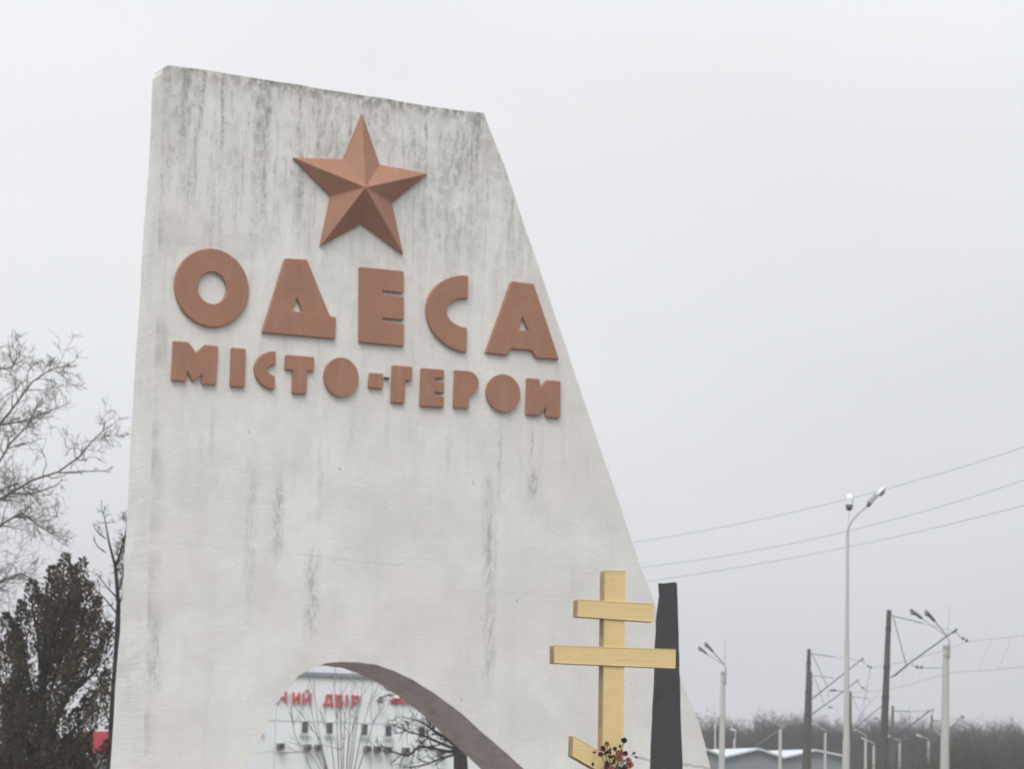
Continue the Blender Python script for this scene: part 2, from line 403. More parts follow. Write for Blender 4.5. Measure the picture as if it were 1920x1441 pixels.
letter('letter И of the lower words', [Z3(p) for p in ((1312,1020),(1398,1028),(1406,1088),(1452,1034),(1548,1042),(1546,1306),(1443,1298),(1445,1232),(1397,1290),(1304,1282))])
M_darkst = simple('dark_rust', (.07,.055,.05), (.04,.035,.03), 8, .8)
extrude('bracket', [Z3(p) for p in ((300,1013),(333,1018),(333,1028),(300,1023))], th=.05, m=M_darkst, bv_=0)

# star
tips = [(676.9,214),(800.5,326.8),(754,478),(598.6,462.5),(547.5,296.5)]
inn = [(710,309.5),(733,382),(676,420.5),(618.5,369),(642.7,299.6)]
mb = MB(); ring = []
for a, b in zip(tips, inn): ring += [face(*a), face(*b)]
cx = sum(face(*p)[0] for p in tips)/5; cz = sum(face(*p)[1] for p in tips)/5
H = .33
Hf = .05+H; d_ = ray(685.5, 351); t_ = ((P0-NV*Hf)-EYE).dot(NV)/d_.dot(NV); q_ = EYE+d_*t_-P0   # the apex leans a little off centre
pts = [(q_.dot(U), -Hf, q_.z)] + [(s, -.045, z) for s, z in ring] + [(s, .01, z) for s, z in ring]
fs = []
for i in range(10):
    j = (i+1) % 10; fs += [(0, 1+j, 1+i), (1+i, 1+j, 11+j, 11+i)]
me = bpy.data.meshes.new('star'); me.from_pydata(pts, [], fs); me.update(); me.materials.append(M_red)
bm = bmesh.new(); bm.from_mesh(me); bmesh.ops.recalc_face_normals(bm, faces=bm.faces)
if sum((f.normal.y for f in bm.faces)) > 0: bmesh.ops.reverse_faces(bm, faces=bm.faces)
bm.to_mesh(me); bm.free()
star = bpy.data.objects.new('star', me); C.objects.link(star); star.parent = stele
tag(star, 'faceted red-brown five-pointed star above the lettering')
bev(star, .008, 1, 8)

# ------------------------------------------------------------------ orthodox cross
def yellow_mat():
    b = NB('yellow_oil_paint', .55, .4)
    n1 = b.noise((1,1,1), 2.2, 5, .6); n2 = b.noise((3,3,40), 1.0, 3, .5); n3 = b.noise((1,1,1), 18, 5, .7)
    c = b.mix(b.rng(n1, .3, .7), (.75,.575,.29), (.69,.525,.265))
    c = b.mix(b.math('MULTIPLY', b.rng(n2, .5, .7), .22), c, (.45,.33,.17))
    c = b.mix(b.math('MULTIPLY', b.rng(n3, .62, .74), .6), c, (.26,.21,.14))
    b.color(c); b.bump(n2, .25, .01); return b.m
M_yel = yellow_mat()
M_yel2 = simple('dark_ochre_side', (.40,.28,.14), (.27,.19,.11), 9, .7)
DC = 24.0
AC = math.atan(3.2*math.cos(PITCH)); UC = Vector((math.sin(AC), math.cos(AC), 0)); NC = Vector((-UC.y, UC.x, 0))
PC = at(1150, 1300, DC); PC.z = 0
def cf(x, y):
    d = ray(x, y); t = (PC-EYE).dot(NC)/d.dot(NC); p = EYE + d*t - PC
    return (p.dot(UC), p.z)
cross = thing('orthodox_cross', PC, 'yellow painted three-bar cross standing in front of the white stele, flowers tied to it', 'cross', rz=math.atan2(UC.y, UC.x))
def beam(name, quad, y0, y1):
    """quad: four photo corners of the beam's front"""
    q = [cf(*p) for p in quad]; ins = .012
    cx_ = sum(p[0] for p in q)/4; cz_ = sum(p[1] for p in q)/4
    pts = [(s, y0, z) for s, z in q] + [(s, y1, z) for s, z in q]
    me = bpy.data.meshes.new(name); me.from_pydata(pts, [], [(0,1,2,3),(7,6,5,4),(0,4,5,1),(1,5,6,2),(2,6,7,3),(3,7,4,0)])
    me.materials.append(M_yel)
    bm = bmesh.new(); bm.from_mesh(me); bmesh.ops.recalc_face_normals(bm, faces=bm.faces); 
    fr = min(bm.faces, key=lambda f: f.calc_center_median().y)
    bmesh.ops.inset_region(bm, faces=[fr], thickness=.013, depth=-.006)
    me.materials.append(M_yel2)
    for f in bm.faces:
        if f.normal.x < -.6 or f.normal.z < -.6: f.material_index = 1  # left-facing and downward faces get a darker ochre
    bm.to_mesh(me); bm.free()
    o = bpy.data.objects.new(name, me); C.objects.link(o); o.parent = cross; bev(o, .004, 1, 50); return o
s0, z0 = cf(1128.5,1441); s1, z1 = cf(1168.5,1441)
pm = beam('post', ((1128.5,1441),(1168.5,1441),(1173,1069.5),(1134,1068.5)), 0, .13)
me = pm.data                                # carry the post down to the ground
for v in me.vertices:
    if v.co.z < (z0+z1)/2+.1: v.co.z = -.05+ (v.co.z-(z0+z1)/2)*.2
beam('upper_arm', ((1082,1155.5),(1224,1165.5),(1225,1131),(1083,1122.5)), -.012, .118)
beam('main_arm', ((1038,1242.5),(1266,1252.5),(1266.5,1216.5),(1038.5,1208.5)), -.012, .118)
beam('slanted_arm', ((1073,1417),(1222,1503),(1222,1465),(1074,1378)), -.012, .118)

# flowers tied to the post
M_stem = simple('flower_green', (.035,.06,.03), (.02,.035,.02), 20, .6)
def fl(name, c): return simple(name, c, tuple(k*.55 for k in c), 40, .6)
M_pink = fl('coral_petals', (.50,.17,.15)); M_wine = fl('wine_petals', (.17,.045,.08)); M_blue = fl('dark_blue_petals', (.035,.035,.085)); M_white = fl('pale_petals', (.6,.57,.52)); M_gold = fl('dry_gold_petals', (.42,.22,.07))
bq = thing('flower_bunch', at(1150,1441,DC-.15), 'bunch of coral, wine and dark blue artificial flowers tied low on the yellow cross', 'flowers')
rn = random.Random(3)
def bloom(x, y, r, m, name='flower'):
    c0 = at(x, y, DC-.12-rn.uniform(0,.12)); rr = px(r*1.05, DC); b = MB()
    for lay in range(3):
        n_ = 9-lay*2
        for k in range(n_):
            th = 2*math.pi*k/n_+rn.uniform(-.2,.2); tilt = .25+lay*.45
            d = Vector((math.cos(th)*math.cos(tilt), -math.sin(tilt), math.sin(th)*math.cos(tilt)))
            sd_ = Vector((-math.sin(th), 0, math.cos(th))); L_ = rr*(1-.15*lay)*rn.uniform(.85,1.1); w_ = L_*.42
            a = c0+d*L_*.1; mid = c0+d*L_*.65; tip = c0+d*L_; up = Vector((0,-.15*L_,0))
            b.poly([a, mid-sd_*w_+up*rn.uniform(-1,1), tip-sd_*w_*.5+up, tip+sd_*w_*.5-up*.4, mid+sd_*w_], [(0,1,2,3,4)])
    b.ellipsoid(c0, (rr*.32,)*3, nu=6, nv=4)
    o = b.build(name, m, bq)
    st_ = MB(); st_.tube([c0, c0+(at(1150,1462,DC-.12)-c0)*.5+Vector((0,.02,0)), at(1150,1470,DC-.1)], .0035, 5); st_.build('stem', M_stem, o)
    return o
for x, y, r, m in ((1131,1402,5.5,M_wine),(1126,1413,5,M_wine),(1138,1394,5,M_gold),(1170,1387,5.5,M_blue),(1163,1412,6.5,M_pink),(1172,1412,5,M_wine),(1160,1421,6,M_pink),
                   (1178,1425,6,M_pink),(1181,1433,6.5,M_pink),(1165,1431,6,M_white),(1158,1438,5,M_white),(1138,1436,6,M_wine),(1146,1440,5,M_pink),(1172,1441,5,M_wine),(1130,1446,6,M_pink),(1155,1449,7,M_pink),(1178,1448,6,M_white),(1143,1452,6,M_wine),(1165,1457,6,M_pink)):
    bloom(x, y, r, m)
for k in range(75):
    x, y = rn.gauss(1152,13), rn.uniform(1403,1458); c0 = at(x, y, DC-.09); th = rn.uniform(0,6.28); d = Vector((math.cos(th), -.3, math.sin(th)))*px(rn.uniform(6,11), DC); s_ = d.cross(Vector((0,1,0))).normalized()*d.length*.28
    b = MB(); b.poly([c0, c0+d*.5+s_, c0+d, c0+d*.5-s_, c0+d*.5+Vector((0,.012,0))], [(0,4,1),(1,4,2),(2,4,3),(3,4,0)]); b.build('leaf', M_stem, bq)

# ------------------------------------------------------------------ dark granite obelisk
b_ = NB('dark_rough_granite', .75, .35)
n1 = b_.noise((1,1,1), 3, 6, .65); n2 = b_.noise((1,1,1), 30, 3, .7)
b_.color(b_.mix(b_.rng(n2, .4, .7), b_.mix(b_.rng(n1, .35, .65), (.036,.037,.040), (.046,.047,.050)), (.055,.055,.058)))
b_.bump(n1, .5, .03); M_gran = b_.m
DO = 28.0
ob = MB(); rn = random.Random(11); nlev = 26
rings = []
for i in range(nlev+1):
    y = 1093 + (1700-1093)*i/nlev
    xl = np.interp(y, [1093,1120,1180,1260,1441,1700],[1234,1234,1229,1226,1218.5,1208]); xr = np.interp(y, [1093,1120,1260,1441,1700],[1269.5,1270.5,1274.5,1280,1289])
    pl, pr = at(xl, y, DO), at(xr, y, DO); wd = (pr-pl).length; jl = rn.uniform(-.006,.006)*(1.5 if y < 1200 else .6); jr = rn.uniform(-.003,.003)
    z = (pl.z+pr.z)/2; c0 = (pl+pr)/2; c0.z = z
    ring = []
    for k, (dx, dy) in enumerate(((-.5,0),(-.46,-.06),(.44,-.02),(.5,.03),(.42,.8),(-.38,.84))):
        ring.append(Vector((c0.x+dx*wd+(jl if dx < 0 else jr), c0.y+dy*wd, z)))
    rings.append(ring)
pts = [p for r_ in rings for p in r_]; fs = []
for i in range(nlev):
    for j in range(6): fs.append((i*6+j, i*6+(j+1)%6, (i+1)*6+(j+1)%6, (i+1)*6+j)[::-1])
tp = len(pts)
top = [Vector((p.x*1.0, p.y, p.z)) + Vector((0,0,px(3,DO)*(1.2 if .2 < k < 2.5 else .6))) for k, p in enumerate(rings[0])]
cen = sum(rings[0], Vector())/6
top = [cen+(p-cen)*(.86 if k not in (0,1,5) else .78)+Vector((0,0,0 if k not in (0,1) else -.02)) for k, p in enumerate(top)]
pts += top; fs += [(tp+j, tp+(j+1)%6, (j+1)%6, j) for j in range(6)] + [tuple(tp+j for j in range(6))[::-1]]
ob.poly(pts, fs)
o = ob.build('granite_obelisk', M_gran); tag(o, 'dark grey tapering stone obelisk behind the right ends of the yellow cross', 'obelisk')
bm = bmesh.new(); bm.from_mesh(o.data); bmesh.ops.recalc_face_normals(bm, faces=bm.faces); bm.to_mesh(o.data); bm.free()

# ------------------------------------------------------------------ bare trees
def bark(name, c): 
    b = NB(name, .95, .1); f = b.noise((6,6,1.5), 3, 4, .6); b.color(b.mix(b.rng(f,.35,.65), c, tuple(k*.55 for k in c))); return b.m
M_bark = bark('grey_brown_bark', (.18,.165,.15)); M_bark2 = bark('dark_bark', (.06,.052,.048)); M_bark3 = bark('pale_shrub_bark', (.34,.32,.29))
def grow(mb, p, d, ln, r, lev, rn, kink=.35, up=.12, nb=(3,5), spread=.75, rmin=.006, n=4, flat=1.0):
    """a crooked branch and, along it, its side branches"""
    k = max(3, int(3+lev)); pts = [p]; rad = [r]; cur = p; dd = d.normalized(); dirs = [dd]
    for i in range(k):
        dd = (dd + Vector((rn.gauss(0,kink), rn.gauss(0,kink)*flat, rn.gauss(0,kink)+up))*.55).normalized()
        cur = cur + dd*ln/k; pts.append(cur); rad.append(max(rmin*.6, r*(1-.75*(i+1)/k))); dirs.append(dd)
    mb.tube(pts, rad, n if lev > 1 else 3, cap=False)
    if lev <= 0: return
    for i in range(rn.randint(*nb)):
        t = rn.uniform(.2, 1.0)*k; j = min(int(t), k-1); q = pts[j].lerp(pts[j+1], t-j); base = dirs[j+1]
        sidev = Vector((rn.gauss(0,1), rn.gauss(0,1)*flat, rn.gauss(0,1))); sidev = (sidev - base*sidev.dot(base)).normalized()
        nd = (base*(1-spread*.35) + sidev*spread).normalized()
        grow(mb, q, nd, ln*rn.uniform(.45,.72), max(rmin, rad[j]*.62), lev-1, rn, kink, up, nb, spread, rmin, n, flat)
def limb(mb, pxs, Y, r0, r1, lev, rn, nb, ln, Yj=0.0, up=.06, spread=.8, kink=.4, n=5, rmin=.006, t0=.1):
    k = len(pxs); pts = []
    for i, (x, y) in enumerate(pxs): pts.append(at(x, y, Y+Yj*i/(k-1)))
    rad = [r0+(r1-r0)*i/(k-1) for i in range(k)]
    mb.tube(pts, rad, n, cap=False)
    for i in range(nb):
        t = rn.uniform(t0, 1.0)*(k-1); j = min(int(t), k-2); q = pts[j].lerp(pts[j+1], t-j); base = (pts[j+1]-pts[j]).normalized()
        sv = Vector((rn.gauss(0,1), rn.gauss(0,.8), rn.gauss(0,1))); sv = (sv-base*sv.dot(base)).normalized()
        nd = (base*.75+sv*spread).normalized()
        grow(mb, q, nd, ln*rn.uniform(.5,1.1)*(1.15-.5*t/(k-1)), max(rmin, rad[j]*.55), lev, rn, kink, up, (3,5), spread, rmin)
    e_ = pts[-1]; grow(mb, e_, (pts[-1]-pts[-2]), ln*.5, r1, max(1,lev-1), rn, kink, up, (3,5), spread, rmin)

DT = 55.0
rn = random.Random(21)
base = at(-150, 1700, DT); base.z = 0
bt = thing('bare_tree', base, 'large leafless tree with a wide crown of crooked branches reaching in from the left', 'tree')
tr = MB(); tr.tube([base, at(-145,1500,DT), at(-150,1300,DT), at(-140,1180,DT), at(-125,1080,DT)], [.24,.2,.17,.14,.1], 10); tr.build('trunk', M_bark, bt, True)
cr = MB()
L1 = [((-150,1240),(-90,1060),(-40,960),(18,925),(60,900),(110,884),(150,855),(168,832),(195,805)), 
      ((-140,1180),(-90,1020),(-60,900),(-20,820),(28,760),(60,716),(96,692),(130,684)),
      ((-145,1230),(-100,1080),(-50,1020),(0,985),(40,960),(72,985),(98,1000)),
      ((-140,1150),(-120,950),(-90,850),(-40,800),(10,795),(60,785),(105,765)),
      ((-140,1120),(-130,900),(-90,780),(-40,720),(0,690),(22,690),(32,672)),
      ((-150,1210),(-100,1040),(-60,960),(-10,880),(20,830),(50,800),(70,760)),
      ((-150,1260),(-100,1130),(-50,1090),(0,1090),(40,1075),(80,1095)),
      ((-145,1200),(-110,1020),(-60,940),(-10,925),(30,905),(68,935)),
      ((-140,1140),(-150,900),(-120,760),(-90,700)), ((-145,1200),(-200,1000),(-260,860),(-300,800)), ((-140,1150),(-180,940),(-190,780),(-200,690))]
for i, l_ in enumerate(L1):
    limb(cr, l_, DT+rn.uniform(-.6,.6), .040, .010, 2, rn, 17 if i < 8 else 5, .84, rn.uniform(-1.6,1.6), rmin=.006, t0=.25)
# the long branch reaching toward the stele
limb(cr, ((112,886),(150,884),(198,882)), DT, .018, .009, 1, rn, 3, .3, rmin=.007)
limb(cr, ((18,925),(60,925),(100,912),(110,905)), DT, .02, .009, 1, rn, 2, .3, rmin=.007)
cr.build('crown', M_bark, bt)

# slender tree beside the stele, ivy on its upper stem
rn = random.Random(8); DS = 48.0
base = at(206, 1700, DS); base.z = 0
st_ = thing('slender_tree', base, 'slender leafless tree with dark stem standing tight against the left side of the stele', 'tree')
tr = MB(); tr.tube([base, at(205,1500,DS), at(207,1441,DS), at(212,1330,DS), at(219,1220,DS), at(222,1130,DS), at(216,1060,DS), at(204,1015,DS), at(199,985,DS)], [.1,.085,.075,.065,.055,.04,.028,.018,.012], 8); tr.build('trunk', M_bark2, st_, True)
cr = MB()
for l_, r0, nb, ln in ((((216,1062),(226,1035),(234,1005),(240,975)), .03, 14, .35), (((200,990),(196,970),(190,952)), .012, 5, .25), (((220,1120),(200,1100),(186,1080)), .015, 4, .3),
              (((220,1150),(195,1120),(172,1098)), .018, 5, .35), (((219,1180),(190,1165),(165,1175)), .018, 6, .35), (((213,1310),(196,1290),(180,1260),(170,1235)), .02, 6, .35),
              (((217,1240),(228,1200),(240,1170)), .02, 5, .3), (((210,1370),(200,1340),(192,1315),(183,1300)), .02, 5, .35), (((199,1010),(186,1000),(178,990)), .012, 2, .18), (((198,1035),(184,1025),(176,1012)), .012, 2, .15), (((218,1150),(228,1120),(236,1085)), .02, 8, .3), (((219,1200),(205,1185),(192,1150)), .014, 5, .3), (((215,1290),(200,1255),(190,1225)), .016, 6, .35), (((222,1110),(232,1075),(237,1040)), .018, 9, .28), (((214,1330),(198,1322),(182,1330)), .014, 5, .3)):
    limb(cr, l_, DS, r0, .008, 1, rn, nb, ln, rn.uniform(-.6,.6), rmin=.006)
# old ivy twigs wound round the stem
for k in range(150):
    y = rn.choice([rn.uniform(1010,1075), rn.uniform(1120,1400)]); x = np.interp(y, [1000,1060,1130,1220,1330,1400],[234,226,222,219,212,209]) + rn.uniform(-5,6)
    grow(cr, at(x, y, DS+rn.uniform(-.1,.1)), Vector((rn.gauss(0,1), rn.gauss(0,1), rn.gauss(.3,1))), .14, .008, 1, rn, .6, 0, (1,2), .8, .006, 3)
cr.build('crown', M_bark2, st_)

# ------------------------------------------------------------------ brown winter thuja
def leafmat(name, c1, c2, c3):
    b = NB(name, .9, .15); n1 = b.noise((1,1,1), 1.6, 3, .5); n2 = b.noise((1,1,1), 14, 3, .6)
    b.color(b.mix(b.rng(n2, .35, .65), b.mix(b.rng(n1, .42, .6), c1, c2), c3)); return b.m
M_thuja = leafmat('thuja_sprays', (.125,.082,.048), (.052,.054,.032), (.078,.060,.038))
rn = random.Random(4)
def thuja(cx_, cy_px, Y, hw, top_y, label, seed, spikes, dens):
    rn = random.Random(seed); base = at(cx_, 1700, Y); base.z = 0
    T = thing('thuja_tree', base, label, 'tree', 'thuja trees left of the stele')
    ztop = at(cx_, top_y, Y).z
    tr = MB(); tr.tube([base, base+Vector((.03,0,ztop*.5)), base+Vector((0,.02,ztop*.93))], [.13,.08,.02], 8)
    br = MB(); lf = MB()
    for (sx, sy, ln) in spikes:            # upright plumes: pixel of the tip, length in metres
        dy = rn.uniform(-1, 1)*px(hw, Y)*.7
        tip = at(sx, sy, Y+dy); zb = max(.6, tip.z-ln)
        root_ = Vector((base.x+(tip.x-base.x)*.35, base.y+dy*.35, max(.5, zb-ln*.35)))
        mid = Vector((base.x+(tip.x-base.x)*.85, base.y+dy*.85, zb+.25*ln))
        br.tube([root_, mid, tip-Vector((0,0,.08))], [.03,.018,.006], 4, cap=False)
        npl = int(dens*ln)
        for k in range(npl):
            t = rn.random()**.8; q = mid.lerp(tip, t) if rn.random() < .75 else root_.lerp(mid, t)
            rr = .035+.19*(1-t)**.8
            a = rn.uniform(0, 6.283); q = q + Vector((math.cos(a), math.sin(a), rn.uniform(-.4,.4)))*rr*math.sqrt(rn.random())
            # a flat fan of a spray
            d = Vector((math.cos(a)*.55+rn.gauss(0,.25), math.sin(a)*.55+rn.gauss(0,.25), rn.uniform(.25,1.1))).normalized()
            s_ = d.cross(Vector((rn.gauss(0,1), rn.gauss(0,1), rn.gauss(0,1)))).normalized(); L_ = rn.uniform(.035,.085); W_ = L_*rn.uniform(.2,.36)
            lf.poly([q, q+d*L_*.5+s_*W_, q+d*L_, q+d*L_*.55-s_*W_], [(0,1,2),(0,2,3)])
    tr.build('trunk', M_bark2, T, True); br.build('branches', M_bark2, T)
    lf.build('crown', M_thuja, T)
sp_ = []
rs = random.Random(9)
env = lambda x: np.interp(x, [-110,-40,0,30,55,75,100,118,132,150,165,180,195,212,222],[1250,1190,1150,1128,1092,1108,1075,1038,1062,1055,1100,1135,1165,1190,1260])
for sx, sy in ((123,1038),(137,1060),(155,1050),(98,1062),(60,1088),(72,1108),(40,1128),(10,1150),(168,1092),(185,1120),(178,1150),(112,1085),(145,1090),(88,1120),(25,1160),(205,1168),(200,1190)): sp_.append((sx, sy, rs.uniform(.7,1.2)))
for k in range(72):
    x = rs.uniform(-90, 208); y = env(x)+rs.uniform(30, 330)**1.0; sp_.append((x, y, rs.uniform(.6,1.3)))
for k in range(34):
    x = rs.uniform(-110, 120); y = rs.uniform(1270,1500); sp_.append((x, y, rs.uniform(.9,1.5)))
for k in range(40):
    x = rs.uniform(70, 168); y = rs.uniform(1350,1500); sp_.append((x, y, rs.uniform(.9,1.3)))
thuja(60, 0, 45.0, 130, 1050, 'dark brown-green winter thuja below the bare branches at the lower left', 31, sp_, 560)

# ------------------------------------------------------------------ depot building seen through the arch
M_wallb = simple('pale_blue_cladding', (.84,.87,.885), (.80,.835,.855), .5, .6, .4, .1)
M_cap = simple('grey_metal_flashing', (.25,.29,.33), (.2,.24,.27), 2, .5)
M_glass = simple('dark_window_glass', (.07,.085,.10), (.04,.05,.06), 2, .15, .5)
M_frame = simple('white_window_frame', (.7,.7,.68), (.6,.6,.58), 5, .5)
M_sign = simple('red_sign_plastic', (.60,.085,.10), (.54,.075,.09), 3, .45, .4)
M_ac = simple('grey_unit_casing', (.22,.22,.22), (.12,.12,.12), 12, .6)
M_dark = simple('dark_grille', (.03,.03,.03), (.02,.02,.02), 12, .7)
DB = 110.0
AB = math.atan(2.35*math.cos(PITCH)); UB = Vector((math.sin(AB), math.cos(AB), 0)); NB_ = Vector((-UB.y, UB.x, 0))
PB = at(650, 1380, DB); PB.z = 0
def bf(x, y):
    d = ray(x, y); t = (PB-EYE).dot(NB_)/d.dot(NB_); p = EYE+d*t-PB; return (p.dot(UB), p.z)
dep = thing('depot_building', PB, 'pale blue clad depot with red lettering and small windows seen through the arch', 'building', rz=math.atan2(UB.y, UB.x))
def local_box(name, x0, x1, y0, y1, z0, z1, m, parent, bvl=0):
    b = MB(); b.box(((x0+x1)/2, (y0+y1)/2, (z0+z1)/2), (x1-x0, y1-y0, z1-z0))
    me = b.mesh(name, m); o = bpy.data.objects.new(name, me); C.objects.link(o); o.parent = parent
    if bvl: bev(o, bvl, 1)
    return o
zr = bf(640,1268)[1]; zseam = bf(560,1352)[1]
xL, xR = bf(330,1400)[0], bf(1150,1400)[0]
# cladding panels, each with its joint
npan = 14; pw = (xR-xL)/npan
local_box('wall', xL, xR, .06, 14, -.2, zr-.02, M_wallb, dep)
for k in range(npan):
    local_box('panel', xL+k*pw+.012, xL+(k+1)*pw-.012, 0, .058, zseam+.03, zr-.03, M_wallb, dep)
    local_box('panel', xL+k*pw+.012, xL+(k+1)*pw-.012, 0, .058, -.1, zseam-.03, M_wallb, dep)
local_box('roof_flashing', xL-.1, xR+.1, -.12, .3, zr-.02, zr+.14, M_cap, dep)
local_box('roof', xL-.08, xR+.08, .3, 14.1, zr-.02, zr+.06, M_cap, dep)
for x, y, ww, hh in ((571,1362.5,10.5,21),(617,1364,10.5,20),(682.5,1367,10.5,20),(727.5,1369,10.5,20),(484,1359,10.5,20),(790,1372,10.5,20),(836,1374,10.5,20)):
    s, z = bf(x, y); a = px(ww, DB)/2*1.08; h = px(hh, DB)/2
    wn = local_box('window', s-a-.03, s+a+.03, -.05, -.002, z-h-.03, z+h+.03, M_frame, dep)
    local_box('pane', s-a, s+a, -.062, -.052, z-h, z+h, M_glass, wn)
    local_box('sill', s-a-.1, s+a+.1, -.16, -.053, z-h-.1, z-h-.055, M_frame, wn)
def ac_unit(x, y, kw=1.0):
    s, z = bf(x, y); a = px(11.5, DB)/2*kw; h = px(11, DB)/2
    u = local_box('air_conditioner', s-a, s+a, -.38, -.004, z-h, z+h, M_ac, dep, .02)
    b = MB(); nn = 14
    pts = [(s-a*.18+h*.78*math.cos(2*math.pi*i/nn), -.392, z+h*.78*math.sin(2*math.pi*i/nn)) for i in range(nn)] + [(s-a*.18+h*.78*math.cos(2*math.pi*i/nn), -.384, z+h*.78*math.sin(2*math.pi*i/nn)) for i in range(nn)]
    b.poly(pts, [tuple(range(nn))[::-1], tuple(range(nn, 2*nn))]+[(i, nn+i, nn+(i+1)%nn, (i+1)%nn)[::-1] for i in range(nn)])
    o = bpy.data.objects.new('fan_grille', b.mesh('fan_grille', M_dark)); C.objects.link(o); o.parent = u
for p in ((523.5,1398),(574,1400),(594,1400.5),(686,1403),(705,1403.5),(725,1404.5),(758,1406),(824,1409)): ac_unit(*p)
# lettering
def strokes_letter(ch, x0, x1, yt, yb):
    """letter of flat bars; corners given in photo pixels at its top left and bottom right"""
    sL_, zt = bf(x0, yt); sR_, _ = bf(x1, yt); _, zb = bf(x0, yb); W = sR_-sL_; Hh = zt-zb; t = Hh*.15
    b = MB()
    def bar(ax, az, bx, bz, w=t):
        a = Vector((sL_+ax*W, 0, zb+az*Hh)); c_ = Vector((sL_+bx*W, 0, zb+bz*Hh)); d = (c_-a).normalized(); nn = Vector((-d.z, 0, d.x))*w/2
        y0, y1 = -.11-rn.random()*.004, -.003
        q = [a-nn, c_-nn, c_+nn, a+nn]
        b.poly([(p.x, y0, p.z) for p in q]+[(p.x, y1, p.z) for p in q], [(0,1,2,3),(7,6,5,4),(0,4,5,1),(1,5,6,2),(2,6,7,3),(3,7,4,0)])
    v = .1*Hh/W if W else .1; e0 = t/2/W; eh = .1
    if ch in 'ИЙ': bar(e0,0,e0,1); bar(1-e0,0,1-e0,1); bar(e0,.12,1-e0,.88)
    if ch == 'Й': bar(.3,1.2,.7,1.2,t*.7)
    if ch == 'Н': bar(e0,0,e0,1); bar(1-e0,0,1-e0,1); bar(e0,.5,1-e0,.5)
    if ch == 'Д': bar(.22,.15,.32,1-eh); bar(.8,.15,.8,1); bar(.25,1-eh,.85,1-eh); bar(0,.15,1,.15); bar(.06,-.12,.06,.15); bar(.94,-.12,.94,.15)
    if ch == 'В': bar(e0,0,e0,1); bar(e0,1-eh,.8,1-eh); bar(e0,.5,.85,.5); bar(e0,eh,.8,eh); bar(.82,.55,.82,.9); bar(.9,.1,.9,.48)
    if ch == 'І': bar(.5,0,.5,1)
    if ch == 'Р': bar(e0,0,e0,1); bar(e0,1-eh,.85,1-eh); bar(e0,.42,.85,.42); bar(.88,.42,.88,.93)
    if ch == '-': bar(0,.5,1,.5,Hh)
    me = b.mesh('sign_letter', M_sign)
    o = bpy.data.objects.new('sign_letter', me); C.objects.link(o); o.parent = dep; o['label'] = 'red sign letter '+ch if ch != '-' else 'red dash-shaped bar of the sign'
rn = random.Random(1)
for ch, x0, x1, yt, yb in (('Н',519,537,1295,1317),('И',548,562,1297,1319),('Й',567,583,1298,1320),('Д',607,624,1300,1322),('В',629,642,1301,1323.5),('І',645,654,1301.5,1324),('Р',659,673,1302,1325),('-',733,800,1308,1317)):
    strokes_letter(ch, x0, x1, yt, yb)
s, z = bf(708,1312); fl_ = local_box('floodlight', s-.09, s+.09, -.45, -.3, z-.14, z+.14, M_ac, dep, .02); local_box('bracket', s-.03, s+.03, -.3, -.003, z-.03, z+.03, M_dark, fl_)

# red-banded building at the left, behind the thuja
M_plast = simple('grey_white_plaster', (.55,.55,.53), (.48,.48,.46), 2, .9)
M_redf = simple('red_fascia', (.52,.045,.07), (.45,.04,.06), 1, .5, .4)
DR = 85.0
p0 = at(170,1440,DR); p1 = at(352,1440,DR); zf0 = at(195,1411,DR).z; zf1 = at(195,1371,DR).z
shop = thing('roadside_shop', ((p0.x+p1.x)/2, DR, 0), 'small shop with a bright red fascia band half hidden between thuja and stele', 'building')
W_ = (p1.x-p0.x)
local_box('wall', -W_/2, W_/2, 0, 5, 0, zf0, M_plast, shop)
local_box('fascia', -W_/2-.3, W_/2+.3, -.4, 5.2, zf0+.003, zf1, M_redf, shop)
local_box('window', -1.2, 1.2, -.03, .02, 1.0, zf0-.3, M_glass, shop)

# ------------------------------------------------------------------ shrub and tree seen through the arch
rn = random.Random(14); DSH = 62.0
base = at(650,1640,DSH); base.z = 0
sh = thing('bare_shrub', base, 'leafless shrub with many thin upright pale stems in the arch opening', 'shrub')
b = MB()
for xt, yt, xm in ((543,1300,552),(562,1335,600),(587,1275,597),(625,1262,632),(638,1290,640),(662,1258,655),(668,1340,655),(683,1262,668),(700,1290,678),(706,1335,690),(527,1410,580),(600,1330,620),(620,1400,640),(672,1300,662),(648,1330,645),(540,1390,590),(576,1300,594)):
    pts = [base+Vector((rn.uniform(-.15,.15), rn.uniform(-.15,.15), 0)), at(645+rn.uniform(-10,14), 1500, DSH), at(xm+(640-xm)*.35, 1441, DSH), at(xm, 1375+ (yt-1300)*.3, DSH+rn.uniform(-.3,.3)), at(xt, yt, DSH+rn.uniform(-.5,.5))]
    b.tube(pts, [.022,.017,.013,.010,.005], 4, cap=False)
    for k in range(3):
        t = rn.random(); q = pts[3].lerp(pts[4], t*.8); grow(b, q, (pts[4]-pts[3]).normalized()+Vector((rn.gauss(0,.35),rn.gauss(0,.3),0)), .55, .008, 1, rn, .15, .1, (1,2), .3, .006, 3)
b.build('stems', M_bark3, sh)
rn = random.Random(77); DTR = 52.0
base = at(866,1660,DTR); base.z = 0
at_ = thing('pollard_tree', base, 'dark trunked leafless tree with tangled twigs against the right side of the arch', 'tree')
tr = MB(); tr.tube([base, at(864,1500,DTR), at(864,1441,DTR), at(863,1415,DTR), at(858,1402,DTR)], [.17,.15,.14,.13,.1], 10); tr.build('trunk', M_bark2, at_, True)
cr = MB()
